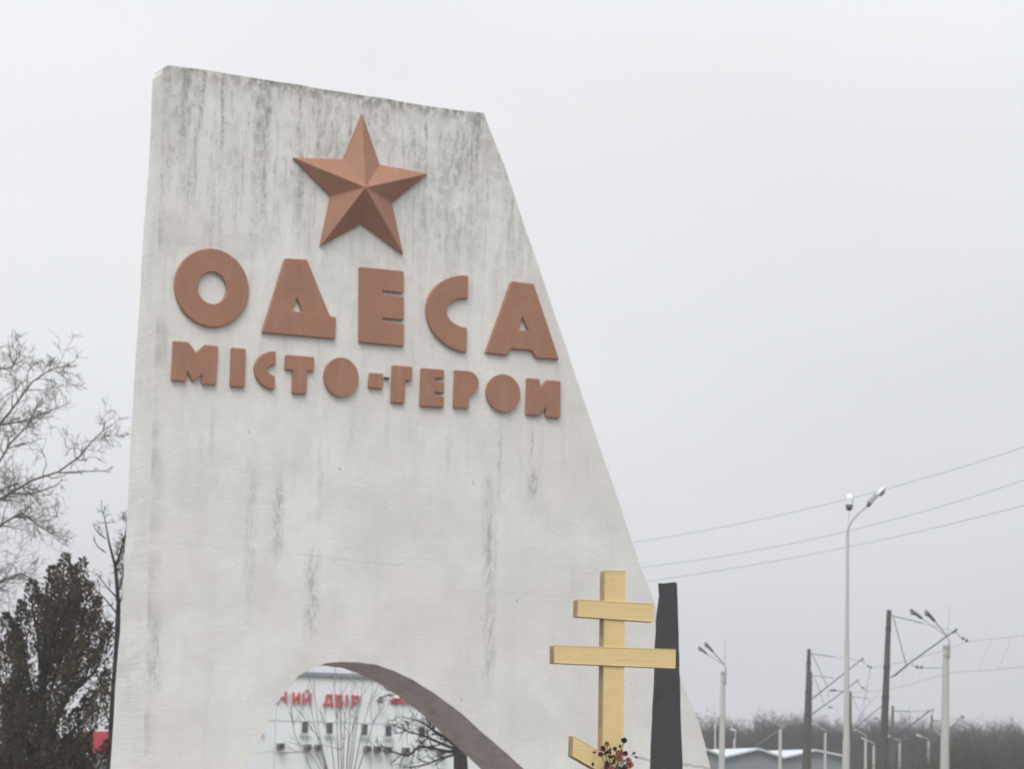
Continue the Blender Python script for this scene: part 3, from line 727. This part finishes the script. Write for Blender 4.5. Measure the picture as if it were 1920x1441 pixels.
for l_, r0, nb in ((((858,1408),(838,1408),(812,1402),(786,1398),(766,1416),(745,1412),(720,1400)), .04, 12), (((860,1404),(840,1385),(812,1368),(790,1352),(762,1345)), .045, 14),
               (((862,1402),(845,1370),(822,1345),(800,1322),(770,1305),(735,1295)), .04, 16), (((858,1412),(830,1420),(800,1432),(770,1438)), .03, 8), (((864,1400),(860,1370),(840,1335),(825,1310)), .045, 12),
               (((864,1400),(880,1370),(892,1350)), .05, 5), (((858,1405),(825,1392),(795,1378),(770,1372),(745,1362)), .035, 12), (((866,1402),(890,1385),(915,1375)), .05, 4)):
    limb(cr, l_, DTR, r0, .010, 1, rn, nb, .5, rn.uniform(-.8,.8), up=.05, kink=.35, rmin=.007, t0=.15)
cr.build('crown', M_bark2, at_)

# ------------------------------------------------------------------ street lamps
M_pole = simple('pale_concrete_pole', (.56,.545,.51), (.50,.485,.455), 1.5, .85, .2)
M_steel = simple('galvanised_steel', (.42,.41,.39), (.33,.32,.31), 3, .5, .5)
M_lampg = simple('grey_lamp_housing', (.30,.31,.34), (.25,.26,.28), 4, .5, .4)
M_bowl = simple('milky_lamp_glass', (.86,.87,.88), (.80,.81,.82), 3, .25, .5)
M_lampd = simple('dark_lamp_housing', (.105,.11,.105), (.08,.085,.08), 4, .6, .3)
def luminaire(root, p, d, Ln, W, housing, bowl, dark):
    """a road lantern: socket, long tapered housing, glass bowl underneath; p is its inner end, d its axis"""
    d = d.normalized(); up = Vector((0,0,1)); side = d.cross(up)
    if side.length < .05: side = Vector((1,0,0))
    side.normalize(); v = side.cross(d).normalized()
    if v.z < 0: v = -v
    def loft(secs, name, m, parent):
        b = MB(); nn = 10; pts = []; 
        for t, hw, hh, off in secs:
            for k in range(nn):
                th = 2*math.pi*k/nn; cs, sn = math.cos(th), math.sin(th)
                pts.append(p + d*Ln*t + side*hw*W*cs + v*(off+hh*sn)*W)
        fs = []
        for i in range(len(secs)-1):
            for k in range(nn): fs.append((i*nn+k, (i+1)*nn+k, (i+1)*nn+(k+1)%nn, i*nn+(k+1)%nn))
        fs += [tuple(range(nn)), tuple((len(secs)-1)*nn+k for k in reversed(range(nn)))]
        b.poly(pts, fs); return b.build(name, m, parent, False)
    b = MB(); h = loft(((0,.16,.14,0),(.08,.3,.22,0),(.5,.42,.24,0),(.56,.5,.22,.02),(.9,.46,.14,.06),(1,.2,.06,.08)), 'lamp_housing', housing, root)
    loft(((.52,.3,.12,-.12),(.6,.42,.3,-.16),(.78,.42,.34,-.14),(.93,.3,.2,-.06),(.97,.1,.08,0)), 'lamp_bowl', bowl, h)
    loft(((-.06,.2,.18,0),(.08,.22,.2,0)), 'lamp_socket', dark, h)

def tall_lantern(root, p, d, Ln, W):
    d = d.normalized(); side = d.cross(Vector((0,0,1))).normalized(); v = side.cross(d).normalized()
    if v.z < 0: v = -v
    Rm = Matrix((side, d, v)).transposed()
    b = MB(); b.box(p+d*Ln*.05+v*W*.02, (W*.5, Ln*.2, W*.5), Rm); b.build('lamp_socket', M_lampd, root)
    b = MB(); b.box(p+d*Ln*.33+v*W*.20, (W*.86, Ln*.5, W*.62), Rm); h = b.build('lamp_housing', M_lampg2, root); bev(h, .02, 2)
    b = MB(); b.box(p+d*Ln*.5-v*W*.14, (W*.9, Ln*.98, W*.10), Rm); b.build('lamp_frame', M_lampg, h)
    b = MB(); b.ellipsoid(p+d*Ln*.78-v*W*.08, (W*.46, Ln*.24, W*.40), Rm, 14, 8)
    b.v = [tuple(Vector(q) if (Vector(q)-p).dot(v) > -W*.08 else Vector(q)-v*((Vector(q)-p).dot(v)+W*.08)) for q in b.v]
    b.build('lamp_hood', M_bowl, h, True)
    b = MB(); b.ellipsoid(p+d*Ln*.78-v*W*.20, (W*.38, Ln*.18, W*.34), Rm, 14, 8); b.build('lamp_bowl', M_lampd2, h, True)
M_lampg2 = simple('pale_grey_lamp_housing', (.48,.49,.53), (.42,.43,.47), 4, .5, .4)
M_lampd2 = simple('dusty_lamp_glass', (.30,.30,.28), (.24,.24,.22), 3, .3, .5)

# tall lamp
DL = 60.0
base = at(1586,1660,DL); base.z = 0
tl = thing('street_lamp', base, 'tall pale street lamp with two lanterns, the highest and thickest-topped one left of the masts', 'street lamp', 'street lamps with two lanterns')
tl['label'] = 'tallest pale street lamp, its two grey lanterns crossing the overhead wires'
b = MB(); b.tube([base, at(1586,1441,DL), at(1587,1385,DL)], [px(8,DL), px(7,DL), px(6.6,DL)], 14); b.build('lower_pole', M_pole, tl, True)
b = MB(); b.tube([at(1587,1388,DL), at(1588,1202,DL)], [px(5.6,DL), px(4.4,DL)], 14); b.build('middle_pole', M_pole, tl, True)
b = MB(); b.tube([at(1588,1205,DL), at(1589.3,993,DL)], [px(3.7,DL), px(2.6,DL)], 12); b.build('upper_pole', M_pole, tl, True)
b = MB(); b.tube([at(1589.3,1003,DL), at(1590.3,990,DL), at(1597,977,DL), at(1606,966,DL), at(1629,946,DL)], [px(1.7,DL)]*2+[px(1.3,DL)]*3, 8); b.build('arm', M_steel, tl, True)
tall_lantern(tl, at(1628.5,947,DL), at(1659,912.5,DL)-at(1628.5,947,DL), px(45,DL), px(14,DL))
b = MB(); b.tube([at(1589.3,1003,DL), at(1590,994,DL), at(1591,975,DL+.5), at(1592,957,DL+1.1)], [px(1.6,DL)]+[px(1.1,DL)]*3, 8); b.build('arm', M_steel, tl, True)
tall_lantern(tl, at(1592,953,DL+1.1), at(1594,922,DL+1.5)-at(1592,953,DL+1.1), .52, px(15,DL))

def twin_lamp(label, Y, xb, xt, yt, wb, wt, armx, army, l1, l2, mast_top, Ln):
    base = at(xb,1640,Y); base.z = 0
    t = thing('street_lamp', base, label, 'street lamp', 'street lamps with two lanterns')
    b = MB(); b.tube([base, at(xb,1441,Y), at(xt,yt,Y)], [px(wb*.55,Y), px(wb/2,Y), px(wt/2,Y)], 12); b.build('pole', M_pole, t, True)
    b = MB(); Ya = Y-px(wt*.55,Y)-.02
    b.tube([at(armx,yt+26,Ya), at(armx,yt+3,Ya), at(armx,yt-6,Ya), at(army[0],army[1],Y)], px(1.8,Y), 8); b.build('bracket_pipe', M_steel, t, True)
    for ybnd in (yt+5, yt+20):
        b = MB(); q = at(xt+.5,ybnd,Y); b.tube([q-Vector((0,0,.04)), q+Vector((0,0,.04))], px(wt*.56+.8,Y), 12); b.build('clamp', M_steel, t, True)
    for k, (a, bq_) in enumerate((l1, l2)):
        b = MB(); b.tube([at(army[0],army[1],Y), at(a[0],a[1],Y+(k*1.2-.3))], px(1.1,Y), 6); b.build('arm', M_steel, t)
        luminaire(t, at(a[0],a[1],Y+(k*1.2-.3)), at(bq_[0],bq_[1],Y+(k*1.4-.3))-at(a[0],a[1],Y+(k*1.2-.3)), Ln[k], px(13,Y)*Ln[2], M_lampd, M_bowl if k == 1 and False else M_lampd2, M_lampd)
    b = MB(); b.tube([at(army[0],army[1],Y), at(*mast_top,Y)], px(.45,Y), 5); b.build('rod', M_steel, t)
twin_lamp('pale concrete street lamp with two dark lanterns just right of the stele', 108.0, 1353, 1356, 1257, 12, 8, 1360.5, (1360,1247), ((1336,1220),(1320,1202)), ((1324,1224),(1304,1207)), (1359,1196), (px(22,108), px(20,108), .8))
twin_lamp('thick pale concrete lamp with two dark lanterns right of the nearest dark mast', 88.0, 1771, 1774, 1208, 17, 11, 1780, (1776,1192), ((1752,1163),(1734,1143)), ((1728,1158),(1703,1139)), (1781.5,1134), (px(26,88), px(28,88), 1.0))

M_lampw = simple('white_lamp_housing', (.80,.78,.76), (.7,.69,.68), 4, .5, .4)
def small_lamp(label, Y, x, yt, w, tip, white=True):
    base = at(x-1,1640,Y); base.z = 0
    t = thing('street_lamp', base, label, 'street lamp', 'single lamps far along the road')
    b = MB(); b.tube([base, at(x,yt,Y)], [px(w*.62,Y), px(w*.42,Y)], 8); b.build('pole', M_pole, t, True)
    b = MB(); b.tube([at(x+w*.3,yt+6,Y), at(x+w*.3,yt-4,Y), at(tip[0]+4,tip[1]+3,Y)], px(1.3,Y), 6); b.build('arm', M_steel, t)
    luminaire(t, at(tip[0]+5,tip[1]+3.6,Y), at(tip[0]-4,tip[1]-1,Y)-at(tip[0]+5,tip[1]+3.6,Y), px(11,Y), px(6,Y), M_lampw if white else M_steel, M_bowl, M_steel)
    return t
small_lamp('far pale lamp before the warehouse gables, a stay wire slanting down to its left', 150, 1463, 1366, 7, (1441,1344.5))
small_lamp('far pale lamp between the second dark mast and the tallest lamp', 165, 1547.5, 1373, 5.5, (1527,1356), False)
small_lamp('far pale lamp in the gap just right of the tallest lamp', 172, 1623, 1383, 5.5, (1605,1366), False)
small_lamp('far pale lamp close left of the nearest dark mast', 190, 1638.5, 1397, 5, (1620,1383), False)
small_lamp('far pale lamp over the thicket, first right of the nearest dark mast', 185, 1687, 1392, 5, (1670,1379), False)
small_lamp('faint lamp halfway between the nearest dark mast and the thick pale lamp', 215, 1715, 1402, 3.6, (1701,1381.5), False)
small_lamp('white-headed far lamp over the thicket left of the thick pale lamp', 190, 1741, 1389, 5, (1723,1377))
small_lamp('short lamp with a round white head above the warehouse ridge', 195, 1377, 1385, 5, (1375,1366))
small_lamp('faint lamp whose pale head tops the wood edge next to the stele', 185, 1341, 1352, 2.6, (1330,1337))
small_lamp('faint lamp with pale head left of the second dark mast', 215, 1506, 1398, 2.6, (1493,1387), False)
b = MB(); b.tube([at(1460,1369,150), at(1440,1381,151), at(1414,1401,152)], px(.7,150), 4); tag(b.build('stay_wire', M_steel), 'thin pale stay wire slanting from a far lamp down to the warehouse roof', 'wire')

# ------------------------------------------------------------------ railway masts
M_mast = simple('dark_concrete_mast', (.125,.115,.10), (.09,.083,.073), 1.5, .9, .2, .2, (1,1,.5))
M_arm = simple('blue_grey_steel', (.06,.075,.09), (.045,.055,.065), 5, .6, .4)
M_arm2 = simple('light_grey_steel', (.16,.19,.20), (.13,.15,.16), 5, .6, .4)
M_wire = simple('wire_metal', (.2,.205,.21), (.16,.165,.17), 5, .5, .4)
def insul(root, x, y, Y, ang=0.0, n_=2, r=4.2, gap=4.0):
    gap = gap*1.75
    b = MB(); c0 = at(x, y, Y); d = (at(x+10*math.cos(ang), y+10*math.sin(ang), Y)-c0).normalized(); g_ = px(gap, Y)
    b.tube([c0-d*g_*1.1, c0+d*g_*1.1], px(.8,Y), 5)
    for k in range(n_):
        q = c0+d*g_*(k-(n_-1)/2); b.tube([q-d*g_*.17, q+d*g_*.17], [px(r*.85,Y), px(r*.6,Y)], 9)
    b.build('insulator', M_arm, root)
def mast(label, Y, top, bot, wt, wb, bars, ins):
    base = at(bot[0]-(bot[0]*0), 1640, Y); base = at(bot[0]+(bot[0]-top[0])*(1640-1441)/(1441-top[1]), 1640, Y); base.z = 0
    t = thing('railway_mast', base, label, 'railway mast', 'overhead line masts of the railway')
    b = MB(); b.tube([base, at(*bot,Y), at(*top,Y)], [px(wb*.55,Y), px(wb/2,Y), px(wt/2,Y)], 10); b.build('pole', M_mast, t, True)
    if wb > 7:
        for fy in (.12, .36, .55):
            b = MB()
            q = at(top[0]+(bot[0]-top[0])*fy, top[1]+(bot[1]-top[1])*fy, Y); rr = px((wt+(wb-wt)*fy)/2+.8, Y); b.tube([q-Vector((0,0,.05)), q+Vector((0,0,.05))], rr, 10); b.build('band', M_arm, t)
    for nm, pts, r_, m, dy in bars:
        b = MB(); k = len(pts); b.tube([at(x, y, Y+dy*i/(k-1)) for i, (x, y) in enumerate(pts)], [px(q*.66, Y) for q in (r_ if hasattr(r_, '__len__') else [r_]*k)], 6); b.build(nm, m, t)
    for q in ins: insul(t, q[0], q[1], Y+q[3], q[2], r=q[4], gap=q[4]*.95)
    return t
mast('nearest dark concrete mast with a long slanting bracket reaching right over a pale lamp', 86.0, (1667,1143), (1655,1441), 9, 16,
     [('tie_rod', [(1671,1153),(1675,1154),(1728,1167)], 1.6, M_arm2, -1.0), ('tie_wire', [(1727,1167),(1785,1181)], .6, M_arm2, -1.0), ('strut', [(1675,1155),(1699,1246)], 1.5, M_arm2, -.6),
      ('bracket', [(1669,1269),(1678,1265),(1702,1245),(1792,1180)], [1.2,2.6,1.9,1.7], M_arm, -2.0), ('bracket_tip', [(1786,1186),(1795,1178)], 3.0, M_arm, 0), ('hanger', [(1791,1182),(1800,1193),(1803,1196)], 1.2, M_arm2, 0),
      ('link', [(1709,1243),(1714,1248),(1719,1249)], 1.0, M_arm, 0), ('registration_rod', [(1730,1250.5),(1745,1251.5),(1768,1251)], 1.0, M_arm2, -1)],
     [(1809,1198,.5,-2,4.4),(1724,1250,.05,-1,4.4)])
mast('second dark mast with a slanting bracket passing behind the tallest pale lamp', 109.0, (1517,1216), (1511,1441), 7, 15,
     [('tie_rod', [(1520,1224),(1524,1225),(1567,1231)], 1.3, M_arm2, -1.0), ('tie_wire', [(1566,1231),(1612,1237)], .5, M_arm2, -1.0), ('strut', [(1523,1226),(1552,1287)], 1.1, M_arm2, -.6),
      ('bracket', [(1521,1310),(1527,1306),(1552,1286),(1616,1235)], [1.2,1.8,1.5,1.3], M_arm, -2.0), ('bracket_tip', [(1613,1238),(1619,1233)], 2.2, M_arm, 0), ('hanger', [(1616,1236),(1622,1244)], 1.1, M_arm2, 0),
      ('registration_rod', [(1553,1295),(1570,1294),(1586,1296)], 1.1, M_arm, -1), ('drop_link', [(1552,1297),(1553,1308)], .8, M_arm, -1)],
     [(1630,1249,.4,-2,3.2),(1562,1293,0,-1,3.2)])
mast('dark mast hidden close behind the second one, only its lower slanting bracket clear', 126.0, (1520.5,1258), (1517,1441), 5, 8,
     [('tie_rod', [(1522,1265),(1562,1270)], 1.2, M_arm2, -1.0), ('strut', [(1526,1267),(1547,1322)], .9, M_arm2, -.6),
      ('bracket', [(1521,1339),(1528,1334),(1547,1321),(1608,1275)], [1.2,1.6,1.4,1.2], M_arm, -2.0), ('bracket_tip', [(1605,1277),(1610,1273)], 1.9, M_arm, 0), ('hanger', [(1608,1276),(1613,1284)], .9, M_arm2, 0)],
     [(1618,1289,.5,-2,2.6),(1557,1325,.05,-1,2.6)])
mast('thin dark mast standing tight behind the tallest pale lamp', 145.0, (1595,1295), (1594,1441), 4, 7,
     [('tie_rod', [(1597,1305),(1629,1309)], 1.1, M_arm2, -1.0), ('strut', [(1599,1307),(1612,1334)], .8, M_arm2, -.6),
      ('bracket', [(1597,1368),(1604,1363),(1655,1321)], [1.2,1.3,1.1], M_arm, -2.0)], [(1642,1346,0,-1,2.4)])
mast('small dark mast right behind the nearest mast, with a long low bracket', 163.0, (1674,1322), (1673,1441), 4.5, 6.5,
     [('tie_rod', [(1676,1332),(1706,1333)], 1.5, M_arm, -1.0), ('tie_wire', [(1706,1333),(1742,1331)], .7, M_arm2, 0), ('bracket', [(1678,1382),(1700,1365),(1735,1338),(1751,1328)], [1.6,1.6,1.3,1.2], M_arm, -2.0), ('second_bracket', [(1729,1343),(1742,1330)], 1.2, M_arm, 0),
      ('hanger', [(1750,1330),(1747,1345)], .9, M_arm2, 0)], [(1642,1346,0,-1,2.2)])
mast('farthest small dark mast left of the thick pale lamp', 180.0, (1747,1340), (1746,1441), 4, 6,
     [('tie_rod', [(1749,1350),(1766,1351)], 1.6, M_arm, 0), ('tie_wire', [(1766,1351),(1796,1346)], .7, M_arm2, 0), ('bracket', [(1776,1370),(1790,1357),(1805,1341)], [1.4,1.6,1.5], M_arm, 0), ('hanger', [(1806,1342),(1807,1352),(1801,1364)], 1.0, M_arm2, 0), ('lower_rod', [(1709,1367),(1746,1366)], 1.2, M_arm, 0)], [(1805,1342,.6,0,2.2)])

def sagline(a, b, sag, n_=14):
    return [a.lerp(b, i/n_) - Vector((0,0,4*sag*(i/n_)*(1-i/n_))) for i in range(n_+1)]
def catenary(label, mess, cont, drops, Yr):
    """messenger and contact wire with droppers; points are photo pixels with their distance"""
    t = thing('catenary_line', at(*mess[0][:2], mess[0][2]) , label, 'overhead line', 'catenary lines of the railway')
    def interp(pts, x):
        for i in range(len(pts)-1):
            a, b = pts[i], pts[i+1]
            if a[0] <= x <= b[0]:
                k = (x-a[0])/(b[0]-a[0]); return Vector(at(*a)).lerp(at(*b), k)
        return at(*pts[-1])
    for nm, pts in (('messenger_wire', mess), ('contact_wire', cont)):
        b = MB(); b.tube([at(*p) for p in pts], [px(.38, p[2]) for p in pts], 5, cap=False); b.build(nm, M_wire, t)
    for x, xc in drops:
        b = MB(); a, c_ = interp(mess, x), interp(cont, xc); b.tube([a, c_], px(.17, 85), 4); b.build('dropper', M_wire, t)
catenary('nearer railway wires with droppers leaving the frame at the right', [(1633,1252,107),(1690,1241,100),(1760,1222,92),(1812,1203,84),(1860,1197,76),(1930,1190,64)], [(1588,1298,108),(1660,1293,98),(1705,1283,94),(1757,1267,88),(1783,1260,84),(1850,1256,76),(1930,1248,64)],
         [(1862,1833),(1900,1875),(1760,1741),(1735,1722),(1700,1690)], 85)
catenary('farther railway wires with droppers between the two tall masts', [(1601,1366,150),(1617,1330,140),(1624,1296,124),(1632,1253,108)], [(1612,1352,146),(1617,1336,140),(1625,1322,130),(1648,1300,110)], [(1626,1630)], 120)

# three high wires
for k, (a, m_, c_, lab) in enumerate((((1150,1022),(1590,935),(1960,824),'highest of three thin wires crossing the sky to the right'), ((1150,1069),(1590,995),(1960,886),'middle one of three thin wires crossing the sky to the right'), ((1150,1097),(1590,1025),(1960,936),'lowest of three thin wires crossing the sky above the dark obelisk'))):
    xs = np.linspace(700, 2080, 22); co_ = np.polyfit([a[0], m_[0], c_[0]], [a[1], m_[1], c_[1]], 2)
    pts = [at(x, float(np.polyval(co_, x)) if x > 1000 else float(np.polyval(co_, 1000)+(np.polyval(co_, 1000)-np.polyval(co_, 1050))/50*(1000-x)), float(np.interp(x, [700,2080],[105,66]))) for x in xs]
    b = MB(); b.tube(pts, .0068, 5, cap=False); tag(b.build('overhead_wire', M_wire), lab, 'wire', 'high wires behind the stele')

# ------------------------------------------------------------------ warehouses
M_roof = simple('pale_blue_sheet_roof', (.60,.655,.70), (.55,.60,.65), .8, .5, .4)
M_gab = simple('blue_grey_sheet_wall', (.225,.255,.275), (.20,.225,.245), .4, .6, .3)
M_vert = simple('shed_door', (.16,.14,.14), (.13,.12,.12), 3, .7)
DW = 175.0
def hall(label, xl, yl, xp, yp, xr, yr, length):
    a, p, c_ = at(xl, yl, DW), at(xp, yp, DW), at(xr, yr, DW)
    base = Vector(((a.x+c_.x)/2, DW, 0)); t = thing('warehouse_hall', base, label, 'warehouse', 'warehouse halls side by side')
    back = Vector((-length*.42, length, 0))
    fr = [Vector((a.x, DW, 0)), Vector((c_.x, DW, 0)), c_, p, a]; bk = [q+back for q in fr]
    b = MB(); b.poly(fr+bk, [(0,1,2,3,4),(9,8,7,6,5),(0,5,6,1),(1,6,7,2),(4,9,5,0)]); b.build('wall', M_gab, t)
    th = Vector((0,0,.12)); ov = Vector((0,-.35,0)); z = Vector((0,0,.01))
    for nm, q0, q1 in (('roof_slope', a, p), ('roof_slope', p, c_)):
        b = MB(); pts = [q0+ov+z, q1+ov+z, q1+back+z, q0+back+z]; pts += [q+th for q in pts]
        b.poly(pts, [(0,3,2,1),(4,5,6,7),(0,1,5,4),(1,2,6,5),(2,3,7,6),(3,0,4,7)]); b.build(nm, M_roof, t)
    d0 = p.lerp(a, .15); dr = MB(); dr.box((p.x, DW-.06, .0+1.9), (3.2, .1, 3.8)); dr.build('door', M_vert, t)
hall('left warehouse hall partly hidden by the edge of the stele', 1290,1419, 1322,1405, 1360,1420, 26)
hall('middle warehouse hall with its blue-grey gable in front of the wood', 1360,1420, 1423,1405, 1470,1421.5, 26)
hall('right warehouse hall behind the second dark mast', 1470,1421.5, 1529,1407.5, 1590,1420, 26)

# ------------------------------------------------------------------ woods and thicket
def bark_var(name, c1, c2):
    b = NB(name, .95, .1); b.color(b.mix(b.rng(b.noise((1,1,.3), .12, 3, .5), .4, .6), c1, c2)); return b.m
M_wood = bark_var('winter_wood_bark', (.072,.060,.053), (.050,.043,.040)); M_thick = bark_var('thicket_bark', (.095,.078,.055), (.062,.055,.042))
def tree_proto(seed, hgt, lev, twigr, ntop, wide):
    rn = random.Random(seed); mb = MB()
    mb.tube([(0,0,0),(rn.uniform(-.2,.2),0,hgt*.3),(rn.uniform(-.3,.3),0,hgt*.6),(rn.uniform(-.4,.4),0,hgt*.88)], [.16,.12,.08,.03], 4, cap=False)
    for k in range(ntop):
        z = hgt*(.15+.72*k/ntop); th = rn.uniform(0,6.283); e_ = rn.uniform(.5,1.2)
        grow(mb, Vector((0,0,z)), Vector((math.cos(th), math.sin(th), e_)), (hgt-z)*rn.uniform(.45,.75)*wide+.6, .05, lev, rn, .38, .05, (4,6), .8, twigr, 3)
    V_ = np.array(mb.v); V_[:,2] *= hgt/np.percentile(V_[:,2], 99.93); return V_, np.array([f for f in mb.f if len(f) == 4])
def merge(name, protos, places, m):
    V = []; Fc = []; o = 0
    for i, (x, y, s, r_) in enumerate(places):
        v, f = protos[i % len(protos)]; c, sn = math.cos(r_), math.sin(r_)
        vv = np.column_stack(((v[:,0]*c-v[:,1]*sn)*s+x, (v[:,0]*sn+v[:,1]*c)*s+y, v[:,2]*s)); V.append(vv); Fc.append(f+o); o += len(v)
    V = np.concatenate(V); Fc = np.concatenate(Fc)
    me = bpy.data.meshes.new(name); me.vertices.add(len(V)); me.vertices.foreach_set('co', V.ravel()); me.loops.add(len(Fc)*4); me.loops.foreach_set('vertex_index', Fc.ravel().astype(np.int32))
    me.polygons.add(len(Fc)); me.polygons.foreach_set('loop_start', np.arange(0, len(Fc)*4, 4, dtype=np.int32)); me.polygons.foreach_set('loop_total', np.full(len(Fc), 4, dtype=np.int32))
    me.update(calc_edges=True); me.validate(); me.materials.append(m)
    o_ = bpy.data.objects.new(name, me); C.objects.link(o_); return o_
rn = random.Random(42)
protos = [tree_proto(s, 8.0, 2, .012, 16, 1.0) for s in (1,2,3,4)]
places = []
topy = lambda x: np.interp(x, [1200,1330,1360,1420,1450,1500,1540,1580,1640,1700,1760,1800,1850,1890,1920,2000,2200],[1345,1342,1350,1343,1335,1338,1340,1346,1350,1345,1355,1352,1358,1345,1352,1350,1350])
for row, (Y, drop, step) in enumerate(((208,9,13),(218,3,14),(230,0,15),(242,0,16),(256,0,17))):
    x = 1180
    while x < 2120:
        x += step*rn.uniform(.6,1.3); p = at(x, float(topy(x))+drop+4*math.sin(x*.09+row)+3*math.sin(x*.037)+rn.gauss(0,6), Y); places.append((p.x, Y+rn.uniform(-4,4), p.z/8.0, rn.uniform(0,6.28)))
tag(merge('distant_wood', protos, places, M_wood), 'grey-brown leafless wood along the horizon', 'wood', kind='stuff')
protos = [tree_proto(s, 3.0, 2, .009, 12, 1.3) for s in (11,12,13)]
places = []
for Y, x0, x1, yt, step in ((78,1640,1690,1436,15),(125,1790,2050,1400,13),(145,1785,2050,1388,13),(196,1590,1800,1392,12),(202,1585,1800,1384,12),(160,1790,2080,1380,12),(175,1790,2100,1372,12)):
    x = x0
    while x < x1:
        x += step*rn.uniform(.6,1.3); p = at(x, yt+rn.gauss(0,7), Y); places.append((p.x, Y+rn.uniform(-3,3), max(.25, p.z/3.0), rn.uniform(0,6.28)))
tag(merge('bare_thicket', protos, places, M_thick), 'brown leafless thicket around the feet of the masts', 'thicket', kind='stuff')

# ------------------------------------------------------------------ air
hz = MB(); hz.box((0, 170, 12), (560, 460, 26))
hm = bpy.data.materials.new('haze_air'); hm.use_nodes = True; hn = hm.node_tree.nodes; hn.remove(hn['Principled BSDF'])
pv = hn.new('ShaderNodeVolumePrincipled'); pv.inputs['Density'].default_value = .0011; pv.inputs['Color'].default_value = (.93,.95,1,1); pv.inputs['Anisotropy'].default_value = .2
hm.node_tree.links.new(pv.outputs[0], hn['Material Output'].inputs['Volume'])
tag(hz.build('haze', hm), kind='stuff')
